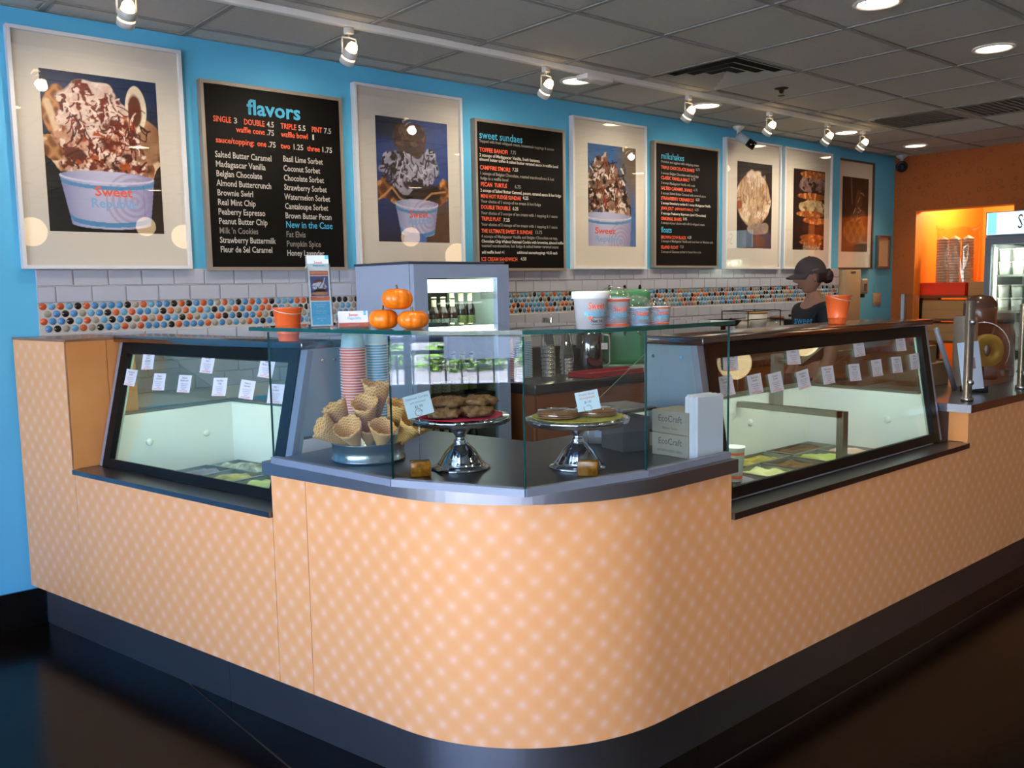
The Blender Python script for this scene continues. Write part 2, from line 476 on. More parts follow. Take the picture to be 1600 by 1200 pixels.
# ================================================================ WALL TILES
GROUT = mat('grout', '#b9b6b0', .85)
TILE = mat('white_glazed_tile', '#a9adbb', .12, 0, .55, coat=.3)
TX0, TX1 = 1.04, 7.94
bt = MB(); bt.box(TX0, -.006, .95, TX1, 0, 1.6155)
tile_bed = bt.build('tile_bed', GROUT, wall_back)
def tile_mesh(wd, ht):
    a = MB(); b = .0025; d = .012
    a.add([(0,0,0),(wd,0,0),(wd,0,ht),(0,0,ht),(b,-d+.004,b),(wd-b,-d+.004,b),(wd-b,-d+.004,ht-b),(b,-d+.004,ht-b)],
          [(4,5,6,7),(0,1,5,4),(1,2,6,5),(2,3,7,6),(3,0,4,7)], False)
    return a
TW, TH = .1535, .0757
full = None
def tile_row(z, off, xa=TX0, xb=TX1):
    global full
    x = TX0 - off
    while x < xb-.01:
        a_, b_ = max(x, xa), min(x+TW, xb)
        if b_ > xa+.012 and b_-a_ > .012:
            if b_-a_ > TW-.001:
                if full is None: full = tile_mesh(TW-.003, TH-.003).build('wall_tile', TILE, wall_back); full.location = (a_, -.006, z)
                else: place(full, 'wall_tile', wall_back, Matrix.Translation((a_, -.006, z)))
            else:
                o = tile_mesh(b_-a_-.003, TH-.003).build('wall_tile', TILE, wall_back); o.location = (a_, -.006, z)
        x += TW
tile_row(1.5394, 0); tile_row(1.4637, TW/2)
tile_row(1.2475, 0, TX0, 7.94); tile_row(1.1718, TW/2, TX0, 7.94); tile_row(1.0961, 0, TX0, 6.4); tile_row(1.0204, TW/2, TX0, 2.6)
# penny rounds
PC = {'O': mat('penny_rust','#b4532c',.25,noise=(60,.3,'#a04422')), 'L': mat('penny_light_blue','#5d93b4',.25), 'B': mat('penny_blue','#3f77a8',.25), 'K': mat('penny_black','#1d1715',.2), 'T': mat('penny_taupe','#8d8577',.3)}
PAT = ['OLOLKOBBBBKTOLBBKOKBOBTOLKBOBOKL', 'TBKBTLBKOLOBBLKOTOLOLKBTOBOLOOKB', 'OBBKLOTLKBKTOTOBLKOTLBOKBKBBOTKT', 'BKTLOTKBLOTOBBBKOBBBOTBTLTOBKBTO']
DP, DR = .0369, .0160
dm = {}
def dot_mesh(mb, x, z):
    n = 14; v = [(x, -.0125, z)]
    for (r, y) in ((DR*.72, -.0115), (DR, -.006)):
        for k in range(n): v.append((x+r*math.cos(2*PI*k/n), y, z+r*math.sin(2*PI*k/n)))
    f = [(0, 1+k, 1+(k+1)%n) for k in range(n)] + [(1+k, 1+n+k, 1+n+(k+1)%n, 1+(k+1)%n) for k in range(n)]
    mb.add(v, f, True)
restm = {c: MB() for c in 'OLBKT'}
for r_ in range(4):
    z = 1.4465 - r_*.0337
    k = 0; x = TX0 + (.019 if r_ % 2 == 0 else .0375)
    while x < TX1-.012:
        c = PAT[r_][k] if k < 32 else random.choice('OLBKTOLBKTLT')
        if k < 74:
            if c not in dm:
                a = MB(); dot_mesh(a, 0, 0); o = a.build('round_tile', PC[c], wall_back); o.location = (x, 0, z); dm[c] = o
            else: place(dm[c], 'round_tile', wall_back, Matrix.Translation((x, 0, z)))
        else: dot_mesh(restm[c], x, z)
        k += 1; x += DP
for c, mb in restm.items(): tag(mb.build('round_tile', PC[c], wall_back), kind='stuff')

# ================================================================ COUNTER
AZ = R(-77.95)
D_ = Vector((math.cos(AZ), math.sin(AZ))); N_ = Vector((-D_.y, D_.x)); O_ = Vector((.926, 0))
YR = -2.775; RAD = .62
def path(off, u0, u1, step=.03):
    """counter front line, u = arc length of the reference line from the back wall; off > 0 is towards the customer"""
    k = (YR-O_.y)/D_.y; c = O_+D_*k; T = RAD*math.tan(-AZ/2); a = c-D_*T; b = c+Vector((T, 0)); cen = a+N_*RAD
    La = (a-O_).length; Larc = RAD*(-AZ); out = []
    us = [u0]; n = 0
    u = u0
    while u < u1-1e-6:
        if u < La-1e-6: u = min(La, u1)
        elif u < La+Larc-1e-6: u = min(u+step, La+Larc, u1)
        else: u = u1
        us.append(u)
    for u in us:
        if u <= La: p = O_+D_*u - N_*off
        elif u <= La+Larc:
            th = (u-La)/RAD; ang = AZ+th; nn = Vector((math.sin(ang), -math.cos(ang))); p = cen+nn*(RAD+off)
        else: p = b+Vector((u-La-Larc, -off))
        out.append((u, p))
    return out
_k = (YR-O_.y)/D_.y; _T = RAD*math.tan(-AZ/2); U_END = (_k-_T)+RAD*(-AZ)   # u where the straight right run starts
XB = (O_+D_*_k).x+_T
def uX(x): return U_END+(x-XB)
def LP(s, t): p = O_+D_*s+N_*t; return (p.x, p.y)

LAM = mat('dotted_laminate', '#e2a873', .42, 0, .45)
def laminate_nodes():
    nt = LAM.node_tree; b = nt.nodes['Principled BSDF']; N = nt.nodes.new; L = nt.links.new
    uv = N('ShaderNodeUVMap'); uv.uv_map = 'UVMap'; sp = N('ShaderNodeSeparateXYZ'); L(uv.outputs[0], sp.inputs[0])
    def mth(op, a, c=None):
        n = N('ShaderNodeMath'); n.operation = op
        for i, q in enumerate((a, c)):
            if q is None: continue
            if isinstance(q, (int, float)): n.inputs[i].default_value = q
            else: L(q, n.inputs[i])
        return n.outputs[0]
    p = 2*PI/.080
    cx = mth('COSINE', mth('MULTIPLY', sp.outputs[0], p)); cz = mth('COSINE', mth('MULTIPLY', sp.outputs[1], p))
    pr = mth('MULTIPLY', cx, cz)
    mr = mth('POWER', 2.71828, mth('MULTIPLY', mth('SUBTRACT', 1.0, pr), -1.55))
    # fine starburst rings inside each dot
    rg = mth('MULTIPLY', mth('ADD', mth('COSINE', mth('MULTIPLY', pr, 42.0)), 1.0), .12)
    fac = mth('MULTIPLY', mr, mth('SUBTRACT', .70, rg))
    tc = N('ShaderNodeTexCoord'); nz = N('ShaderNodeTexNoise'); nz.inputs['Scale'].default_value = 9; nz.inputs['Detail'].default_value = 5; L(tc.outputs['Object'], nz.inputs[0])
    m1 = N('ShaderNodeMix'); m1.data_type = 'RGBA'; m1.inputs[6].default_value = lin('#e89f60'); m1.inputs[7].default_value = lin('#eaa86a'); L(nz.outputs[0], m1.inputs[0])
    m2 = N('ShaderNodeMix'); m2.data_type = 'RGBA'; m2.inputs[7].default_value = lin('#f0cbb0'); L(m1.outputs[2], m2.inputs[6]); L(fac, m2.inputs[0]); L(m2.outputs[2], b.inputs['Base Color'])
laminate_nodes()
PLAINLAM = mat('plain_peach_laminate', '#d8904f', .42, noise=(7,.5,'#c68044'))
def panel(name, parent, u0, u1, z0, z1, off=0, th=.018, gap=.0012, m_=None):
    pt = path(off, u0+gap, u1-gap); pi = path(off-th, u0+gap, u1-gap)
    mb = MB(); uvs = []; n = len(pt)
    for (u, p), (_, q) in zip(pt, pi):
        for z in (z0, z1): mb.v.append((p.x, p.y, z)); uvs.append((u, z))
        for z in (z0, z1): mb.v.append((q.x, q.y, z)); uvs.append((u, z))
    F = []
    for i in range(n-1):
        a = 4*i; b = a+4
        F += [(a, b, b+1, a+1), (a+2, a+3, b+3, b+2), (a+1, b+1, b+3, a+3), (a, a+2, b+2, b)]
    F += [(0,1,3,2), (4*n-4, 4*n-2, 4*n-1, 4*n-3)]
    mb.f = [list(f) for f in F]; mb.mi = [0]*len(F); mb.sm = [False]*len(F)
    return mb.build(name, m_ or LAM, parent, uvs=uvs, world=True)

ctr = empty('service_counter', (1.5,-2.6,0), label='L-shaped peach service counter with dotted laminate front and rounded steel-kicked corner', cat='counter')
SA, SB = .475, 1.765
xC, xD, xE, xF = 2.36, 2.911, 4.13, 7.0
KZ = .19
panel('front_panel', ctr, .008, SA, KZ, 1.305)
panel('front_panel', ctr, SA, SB, KZ, .755)
panel('front_panel', ctr, SB, 1.936, KZ, .903)
panel('front_panel', ctr, 1.936, uX(xC), KZ, .903)
panel('front_panel', ctr, uX(xC), uX(xD), KZ, .747)
panel('front_panel', ctr, uX(xD), uX(xE), KZ, .747)
panel('front_panel', ctr, uX(xE), uX(5.6), KZ, .905)
panel('front_panel', ctr, uX(5.6), uX(xF), KZ, .905)
# kick plates, brushed steel, set back
panel('kick_plate', ctr, .03, 1.40, 0, KZ-.001, off=-.055, th=.004, m_=STEELD)
panel('kick_plate', ctr, 1.40, uX(2.27), 0, KZ-.001, off=-.055, th=.004, m_=STEELD)
panel('kick_plate', ctr, uX(2.27), uX(3.86), 0, KZ-.001, off=-.055, th=.004, m_=STEELD)
panel('kick_plate', ctr, uX(3.86), uX(xF), 0, KZ-.001, off=-.055, th=.004, m_=STEELD)
# inner cabinet carcass
DW = mat('dark_cabinet_wood', '#4a2d1b', .5)
def poly_path(off, u0, u1): return [(p.x, p.y) for _, p in path(off, u0, u1)]
a = MB()
a.prism(poly_path(-.06, 0.04, SA-.02)+[LP(SA-.02, .29), LP(0.09, .29)], 0, 1.285)
a.prism(poly_path(-.06, SB+.01, uX(xC-.01))+[(xC-.01,-2.10),(2.150,-2.10),LP(SB+.01,.735)], 0, .90)
a.prism([(xE+.02,-2.715),(xF,-2.715),(xF,-2.12),(xE+.02,-2.12)], 0, .903)
a.prism(poly_path(-.06, SA-.02, SB+.01)+[LP(SB+.01,.09), LP(SA-.02,.09)], 0, .753)
a.prism([(xC-.01,-2.715),(xE+.02,-2.715),(xE+.02,-2.69),(xC-.01,-2.69)], 0, .745)
a.build('carcass', DW, ctr, world=True)
# end block on the left: inner return and cap
o_=MB().prism([LP(.085,.281),LP(SA-.017,.281),LP(SA-.017,.297),LP(.085,.297)],.02,1.305).build('back_panel', PLAINLAM, ctr, world=True)
a = MB(); a.prism([LP(SA-.016,.0), LP(SA,.0), LP(SA,.17), LP(SA-.016,.17)], .776, 1.305); a.build('return_panel', PLAINLAM, ctr, world=True)
a = MB(); a.prism([LP(SA-.016,.173), LP(SA,.173), LP(SA,.30), LP(SA-.016,.30)], .776, 1.305); a.build('return_panel', PLAINLAM, ctr, world=True)
a = MB(); a.prism([(p[0],min(p[1],-.002)) for p in (LP(0,.0), LP(SA,.0), LP(SA,.30), LP(.08,.30), (LP(0,.30)[0],-.002))], 1.306, 1.316); a.build('cap_panel', mat('brown_cap_laminate','#8a6248',.25), ctr, world=True)
a = MB(); a.prism([(xE,YR+.001),(xE+.016,YR+.001),(xE+.016,-2.69),(xE,-2.69)], .772, .905); a.build('return_panel', PLAINLAM, ctr, world=True)

SLABM = mat('dark_steel_worktop', '#7e7d84', .3, 1, noise=(5,.5,'#8c8a90'))
def edge_band(poly, z0, z1, nm, label, m_=STEELD):
    o = MB().prism(poly, z0, z1).build(nm, m_); return tag(o, label, 'countertop')
cw = MB(); cw.prism(poly_path(.016, SB-.02, uX(xC+.008))+[(xC+.008,-2.08),(2.137,-2.08),LP(SB-.02,.75)], .904, .945)
cwo = tag(cw.build('corner_worktop', SLABM), 'brushed steel worktop on the rounded corner under the glass pastry case', 'countertop')
panel('edge_band', cwo, SB-.021, uX(xC+.009), .903, .9455, off=.0178, th=.0016, m_=STEELD, gap=0)
pl = poly_path(.012, SA+.001, SB-.002)
tag(MB().prism(pl+[LP(SB-.002,.0975), LP(SA+.001,.0975)], .756, .775).build('left_ledge', SLABM), 'dark steel ledge below the left ice cream cabinet window', 'ledge')
tag(MB().prism([(xC+.002,YR-.012),(xE-.001,YR-.012),(xE-.001,-2.6835),(xC+.002,-2.6835)], .748, .770).build('right_ledge', SLABM), 'dark steel ledge below the right ice cream cabinet window', 'ledge')
tag(MB().prism([(xE-.02,-2.69),(xE-.012,YR-.016),(xF,YR-.016),(xF,-2.08),(xE-.02,-2.08)], .906, .942).build('right_worktop', SLABM), 'dark steel worktop at the far right carrying glass guard posts', 'countertop')
# bright front edge strip of right worktop corner
# ================================================================ ICE CREAM CABINETS
INNER = mat('white_cabinet_liner', '#e6e6e4', .35)
def dip_case(name, loc, rz, s0, s1, t0, t1, label, steel_l, steel_r, tr, bolts_end, bolts_back):
    r = empty(name, loc, rz, label=label, cat='display cabinet')
    z0, z1 = .776, 1.296; rim = .98
    up = Vector((0, t1-t0, z1-z0)); Lw = up.length; up.normalize(); nrm = Vector((0, -up.z, up.y))  # outward
    def S(s, w, o=0): return Vector((s, t0, z0)) + up*w + nrm*o
    def slab(mb, sa, sb, wa, wb, oa, ob):
        v = [S(sa,wa,oa),S(sb,wa,oa),S(sb,wb,oa),S(sa,wb,oa),S(sa,wa,ob),S(sb,wa,ob),S(sb,wb,ob),S(sa,wb,ob)]
        mb.add(v, [(3,2,1,0),(4,5,6,7),(0,1,5,4),(1,2,6,5),(2,3,7,6),(3,0,4,7)], False)
    a = MB(); slab(a, s0, s0+.034, 0, Lw, -.03, -.004); a.build('side_post', ALU, r)
    a = MB(); slab(a, s1-.034, s1, 0, Lw, -.03, -.004); a.build('side_post', ALU, r)
    fa, fb = s0+.035, s1-.035
    a = MB(); slab(a, fa, fb, 0, .037, -.022, .004); slab(a, fa, fb, Lw-.05, Lw, -.022, .004); slab(a, fa, fa+.048, .037, Lw-.05, -.022, .004); slab(a, fb-.048, fb, .037, Lw-.05, -.022, .004)
    a.build('window_frame', BLACK, r)
    a = MB(); slab(a, fa+.02, fa+.05, .038, Lw-.052, -.03, -.0225); a.build('inner_trim', mat('pale_green_trim','#9fb4ae',.3), r)
    a = MB(); slab(a, fb-.05, fb-.02, .038, Lw-.052, -.03, -.0225)
    a.build('inner_trim', mat('pale_green_trim','#9fb4ae',.3), r)
    a = MB(); slab(a, fa+.04, fb-.04, .032, Lw-.045, -.012, -.007); a.build('window_glass', CGLASS, r)
    a = MB(); a.rbox(s0-.004, t1-.025, z1-.002, s1+.004, tr, z1+.026, .004); a.build('roof', mat('roof_steel','#8a8688',.14,1), r)
    # liner
    Lz = .62
    a = MB(); a.box(s0+.03, tr_back, Lz, s1-.03, tr_back+.055, rim); a.build('liner_wall', INNER, r)
    for sA, sB in ((s0+.003, s0+.045), (s1-.045, s1-.003)):
        a = MB()
        q = [(t0+.05,Lz),(tr_back,Lz),(tr_back,rim),(t0+.031+(rim-z0)/(z1-z0)*(t1-t0)+.02,rim),(t0+.05,.79)]
        n = len(q); v = [(sA,y,z) for y,z in q]+[(sB,y,z) for y,z in q]
        a.add(v, [list(range(n)), list(range(2*n-1,n-1,-1))]+[(i,(i+1)%n,n+(i+1)%n,n+i) for i in range(n)], False); a.build('liner_wall', INNER, r)
    a = MB(); a.box(s0+.045, t0+.022, Lz, s1-.045, t0+.045, .782); a.build('liner_wall', INNER, r)
    MB().box(s0+.05, t0+.05, .692, s1-.05, .352, .698).build('cover_plate', mat('well_steel','#83898a',.35,.85), r)
    a = MB(); a.box(s0+.045, t0+.045, Lz, s1-.045, tr_back, Lz+.01); a.build('well_floor', mat('dark_well','#49524e',.5), r)
    a = MB(); a.box(s0+.01, t0+.0, .02, s1-.01, tr_back+.055, Lz-.001); a.build('cabinet_body', mat('cabinet_steel','#85888a',.4,.6), r)
    a = MB(); a.box(s0+.004, tr_back-.004, rim+.001, s1-.004, tr_back+.06, rim+.012)
    for sA in (s0+.002, s1-.046): a.box(sA, t0+.1, rim+.001, sA+.044, tr_back-.005, rim+.010)
    a.build('rim_trim', mat('grey_rim','#6b706c',.4,.5), r)
    for sA, st in ((s0+.004, steel_l), (s1-.010, steel_r)):
        if st:
            a = MB(); q = [(t0+.035,z0),(tr,z0),(tr,z1-.004),(t1+.02,z1-.004)]
            v = [(sA,y,z) for y,z in q]+[(sA+.006,y,z) for y,z in q]
            a.add(v, [(0,1,2,3),(7,6,5,4)]+[(i,(i+1)%4,4+(i+1)%4,4+i) for i in range(4)], False); pn = a.build('side_panel', mat('blue_steel_panel','#9fb6c2',.33,.6,bump=(30,.05,(1,25,1))), r)
            for tt in (t1+.07, tr-.03):
                a = MB(); M_ = Matrix.Translation((sA-.0015 if sA < (s0+s1)/2 else sA+.0075, tt, z1-.045)) @ rot_to((1,0,0)); a.lathe([(.006,-.002),(.006,.002),(.003,.003)],10,M_); a.build('screw', CHROME, pn)
        ya = tr if st else t1+.03
        q = [(ya, rim+.012),(tr_back, rim+.012),(tr_back,rim+.02),(tr, z1-.03),(ya, z1-.004 if not st else z1-.03)]
        if not st: q[0] = (t0+.12, rim+.012); 
        a = MB(); n = len(q); sg = sA+.0005
        v = [(sg,y,z) for y,z in q]+[(sg+.005,y,z) for y,z in q]
        a.add(v, [list(range(n)), list(range(2*n-1,n-1,-1))]); a.cur = 1; a.smooth = False
        for i in range(n): a.f.append([i,(i+1)%n,n+(i+1)%n,n+i]); a.mi.append(1); a.sm.append(False)
        a.build('side_glass', [GLASS, mat('pale_glass_edge','#a9bdb4',.2)], r)
    a = MB(); a.box(s0+.08, t1+.035, z1-.028, s1-.08, t1+.075, z1-.004); lf = a.build('lamp_housing', WHITE, r)
    a = MB(); a.box(s0+.10, t1+.042, z1-.033, s1-.10, t1+.068, z1-.0285); a.build('lamp_tube', emit_mat('cool_tube_light','#f4ffe8',5), lf)
    dl = bpy.data.lights.new('cabinet_lamp','AREA'); dl.shape='RECTANGLE'; dl.size=s1-s0-.2; dl.size_y=.03; dl.energy=CASE_W*(s1-s0); dl.color=(.95,1,.88)
    lo = bpy.data.objects.new('cabinet_lamp', dl); COL.objects.link(lo); lo.parent = r; lo.location=((s0+s1)/2, t1+.07, z1-.037); lo.rotation_euler=(R(22),0,0)
    # bolts
    bm_ = MB().lathe([(.016,0),(.016,.006),(.010,.011),(0,.012)],16)
    b0 = None
    pts = [(s0+.045, y, .85, (1,0,0)) for y in bolts_end[0]]+[(s1-.045, y, .85, (-1,0,0)) for y in bolts_end[1]]+[(x, tr_back, .85, (0,-1,0)) for x in bolts_back]
    for x,y,z,d in pts:
        M_ = Matrix.Translation((x,y,z)) @ rot_to(d)
        if b0 is None: b0 = bm_.build('bolt', WHITE, r); b0.matrix_local = M_
        else: place(b0, 'bolt', r, M_)
    return r, S
tr_back = .743
CASE_W = 2.6
caseL, SL = dip_case('ice_cream_cabinet', (O_.x,O_.y,0), AZ, .482, 1.70, .10, .228, 'black framed ice cream cabinet in the left wing of the counter, beside the blue wall', False, True, .387, ([.311,.598],[.35,.6]), [.95,1.35])
caseR, SR = dip_case('ice_cream_cabinet', (0,YR,0), 0, 2.42, 4.10, .095, .182, 'long black framed ice cream cabinet in the right wing, in front of the worker', True, False, .405, ([.35,.6],[.33,.56]), [2.95,3.55])
# scoop rail inside the right cabinet
a = MB(); a.box(3.435, .22, .935, 3.475, .735, .96); a.box(3.435, .215, .70, 3.475, .245, .96)
a.box(3.70, .715, .90, 3.78, .735, 1.16); a.tube([(3.74,.40,1.285),(3.74,.60,1.13),(3.74,.725,1.13)], .012)  # flat upright is added, imitating the reflection of a window mullion
a.build('rail_and_mullion_reflection', mat('rail_steel','#8b8d86',.3,.9), caseR)
# plinth trim below cabinet window frame on ledge: none

# ================================================================ TUBS OF ICE CREAM
PANM = mat('tub_steel', '#9a9f9a', .3, .9)
def tub(M_, wd, dp, colr, label, mat2=None, fill=.0, lump=.012, seed=0):
    t = empty('ice_cream_tub', (0,0,0)); t.matrix_world = M_; WM[t.name] = M_.copy()
    t.location = M_.to_translation(); t.rotation_euler = M_.to_euler()
    tag(t, label, 'ice cream tub', 'ice cream tubs in the cabinets')
    a = MB(); e = .008; hd = .07
    o = [(-wd/2,-dp/2),(wd/2,-dp/2),(wd/2,dp/2),(-wd/2,dp/2)]; i = [(x*(1-2*e/wd),y*(1-2*e/dp)) for x,y in o]; bt_ = [(x*.9,y*.9) for x,y in i]
    v = [(x,y,0) for x,y in o]+[(x,y,-.008) for x,y in o]+[(x,y,.002) for x,y in i]+[(x,y,-hd) for x,y in bt_]
    f = []
    for k in range(4):
        j=(k+1)%4; f += [(k,j,4+j,4+k),(k,8+k,8+j,j),(8+k,12+k,12+j,8+j)]
    f.append((12,13,14,15)); a.add(v, f, False); a.build('pan', PANM, t)
    rs = np.random.default_rng(seed); nx, ny = 22, 16
    g = rs.random((5,6)); 
    def nz(u, v_):
        x=u*4.99; y=v_*3.99; x0=int(x); y0=int(y); fx=x-x0; fy=y-y0; fx=fx*fx*(3-2*fx); fy=fy*fy*(3-2*fy)
        x1=min(x0+1,5); y1=min(y0+1,4)
        return (g[y0,x0]*(1-fx)+g[y0,x1]*fx)*(1-fy)+(g[y1,x0]*(1-fx)+g[y1,x1]*fx)*fy
    a = MB(); V=[]; F=[]
    for j in range(ny+1):
        for k in range(nx+1):
            u=k/nx; w_=j/ny; ed=min(u,1-u,w_,1-w_)*8; ed=min(ed,1)
            V.append(((u-.5)*wd*.91,(w_-.5)*dp*.89, -.022+fill+ed*(nz(u,w_)*lump*2.2+rs.random()*.003)-.003))
    for j in range(ny):
        for k in range(nx): n=j*(nx+1)+k; F.append((n,n+1,n+nx+2,n+nx+1))
    a.add(V,F,True); a.build('ice_cream', colr, t, recalc=False)
    return t
def icm(name, c, c2, sc=25): return mat('ice_'+name, c, .55, 0, .4, noise=(sc,1.0,c2), bump=(60,.5))
IC = {'white': icm('cream_crumbs','#c9cdb9','#59604f',30), 'green': icm('pale_green','#b2bd72','#a0ad62',10), 'yellow': icm('yellow_swirl','#c9bd62','#6c6c46',14),
      'purple': icm('mauve','#8b8594','#6f6a7c',12), 'choc': icm('chocolate','#4b3a2c','#6a5138',18), 'gold': icm('gold_swirl','#d0b545','#7d7a4c',16),
      'cream': icm('cream','#dcd9a8','#b9b685',12), 'pink': icm('pale_pink','#d9bfb4','#cba99d',10), 'brown': icm('brown','#7a5c40','#59432e',16), 'dark': icm('dark','#2c2a25','#55524a',20)}
ML = Matrix.Translation((O_.x,O_.y,0)) @ Matrix.Rotation(AZ,4,'Z'); MR = Matrix.Translation((0,YR,0))
ZT = .705
L_ = [(.735,.662,.34,.155,'white','crumb-topped white ice cream tub in the back corner, left cabinet'),
      (1.095,.662,.34,.155,'cream','steel tub of plain cream ice cream in the middle of the back row, left cabinet'),
      (1.455,.662,.34,.155,'brown','steel tub of brown ice cream at the right end of the back row, left cabinet')]
for k,(c,lb) in enumerate([('purple','steel tub of mauve ice cream in the front row, nearest the blue wall'),('yellow','steel tub of yellow swirled ice cream between the mauve and the green one'),('green','steel tub of bright pale green ice cream in the front row of the left cabinet'),('dark','steel tub of nearly black ice cream right of the pale green one'),('pink','steel tub of pale pink ice cream at the near end of the left front row')]):
    L_.append((.65+k*.222,.47,.205,.215,c,lb))
for k,(s,t,w_,d,c,lb) in enumerate(L_): tub(ML @ Matrix.Translation((s,t,ZT)), w_, d, IC[c], lb, seed=k, lump=.02 if c=='white' else .012, fill=.004)
R_ = []
for k,(c,lb) in enumerate([('cream','cream ice cream tub, back row, far left of right cabinet'),('white','steel tub of crumbly white ice cream in the back row behind the paper cup'),('gold','steel tub of golden swirl ice cream in the back row of the right cabinet'),('choc','chocolate caramel ice cream tub in the far back corner, right cabinet')]):
    R_.append((2.68+k*.385,.648,.36,.150,c,lb))
for k,(c,lb) in enumerate([('yellow','steel tub of yellow ice cream at the near left of the right cabinet'),('green','scooped greenish ice cream tub, second in the right front row'),('purple','mauve-grey ice cream tub, third in the right front row'),('cream','creamy yellow ice cream tub, middle of front row, right cabinet'),('brown','steel tub of brown ice cream left of the bright green one in the right cabinet'),('green','steel tub of bright green ice cream near the rail leg in the right cabinet'),('pink','pale pink ice cream tub by the far end of the right cabinet')]):
    R_.append((2.58+k*.228,.462,.212,.210,c,lb))
for k,(s,t,w_,d,c,lb) in enumerate(R_): tub(MR @ Matrix.Translation((s,t,ZT)), w_, d, IC[c], lb, seed=20+k, fill=.006)

# ================================================================ FLAVOUR CARDS STUCK ON THE CABINET GLASS
FLV = ['Salted\nButter\nCaramel','Madagascar\nVanilla','Belgian\nChocolate','Almond\nButtercrunch','Brownie\nSwirl','Real Mint\nChip','Peaberry\nEspresso','Peanut\nButter Chip','Milk \'n\nCookies','Strawberry\nButtermilk','Fleur de Sel\nCaramel','Basil Lime\nSorbet','Coconut\nSorbet','Chocolate\nSorbet','Strawberry\nSorbet','Watermelon\nSorbet','Cantaloupe\nSorbet','Brown Butter\nPecan','Fat Elvis','Pumpkin\nSpice','Honey\nLavender','Toffee\nBanofi']
def cards(case, S, cs, base, f0):
    for k,(s,w_,tilt,lb) in enumerate(cs):
        up = (S(0,1)-S(0,0)).normalized(); nrm = Vector((0,-up.z,up.y))
        Mloc = Matrix.Translation(S(s,w_,-.0045)) @ Matrix(((1,0,0,0),(0,up.y,nrm.y,0),(0,up.z,nrm.z,0),(0,0,0,1))) @ Matrix.Rotation(R(tilt),4,'Z')
        Mw = WM[case.name] @ Mloc
        c = empty('flavour_card', Mw.to_translation(), label=lb, cat='card', group='flavour cards stuck on the cabinet glass', rot=Mw.to_euler())
        a = MB(); n=6; wd,ht=.086,.069; V=[];F=[]
        for j in range(n+1):
            for i in range(n+1):
                u=i/n-.5; v=j/n-.5; V.append((u*wd, v*ht, .0015+.010*max(0,u-.25)*(.5-v)*(1 if (k%3==1) else .1)+.006*max(0,-v-.3)*(k%2)))
        for j in range(n):
            for i in range(n): q=j*(n+1)+i; F.append((q,q+1,q+n+2,q+n+1))
        a.add(V,F,True); a.build('paper', mat('card_paper','#d7dbe4',.7), c, recalc=False)
        Mt = WM[c.name]
        tl = FLV[(k+f0)%len(FLV)]
        text(tl, Mt @ Matrix.Translation((0,.020,.0028)), .0105, DKT, c, align='CENTER', width=None)
        text('creamy scoops of\nhousemade ice\ncream, hand\npacked', Mt @ Matrix.Translation((0,-.002,.0028)), .0072, mat('print_grey','#7b7c86',.6), c, align='CENTER')
        text('sweet republic', Mt @ Matrix.Translation((0,-.031,.0028)), .010, ORP, c, align='CENTER')
nth = ['first','second','third','fourth','fifth','sixth','seventh','eighth','ninth','tenth']
cl = [(.721,.468,3,'upper'),(.613,.394,-2,'lower'),(.825,.387,2,'lower'),(1.002,.388,1,'lower'),(1.133,.471,-1,'upper'),(1.232,.388,3,'lower'),(1.399,.387,-2,'lower'),(1.493,.470,-3,'upper'),(1.565,.381,1,'lower')]
cnt = {'upper':0,'lower':0}; L2=[]
for s,w_,t_,rw in cl:
    L2.append((s,w_-.01,t_,'white flavour card, %s from the left in the %s row on the left cabinet glass' % (nth[cnt[rw]], rw))); cnt[rw]+=1
cards(caseL, SL, L2, '', 0)
cr_ = [(2.592,.473,-6,'upper'),(2.548,.388,3,'lower'),(2.719,.38,3,'lower'),(2.848,.376,4,'lower'),(2.983,.466,-3,'upper'),(3.031,.371,6,'lower'),(3.21,.374,1,'lower'),(3.411,.369,-2,'lower'),(3.472,.465,2,'upper'),(3.597,.374,0,'lower'),(3.771,.375,-2,'lower'),(3.832,.466,-1,'upper'),(3.938,.378,0,'lower')]
cnt = {'upper':0,'lower':0}; L2=[]
for s,w_,t_,rw in cr_:
    L2.append((s,w_-.008,t_,'white flavour card, %s from the left in the %s row on the right cabinet glass' % (nth[cnt[rw]], rw))); cnt[rw]+=1
cards(caseR, SR, L2, '', 9)

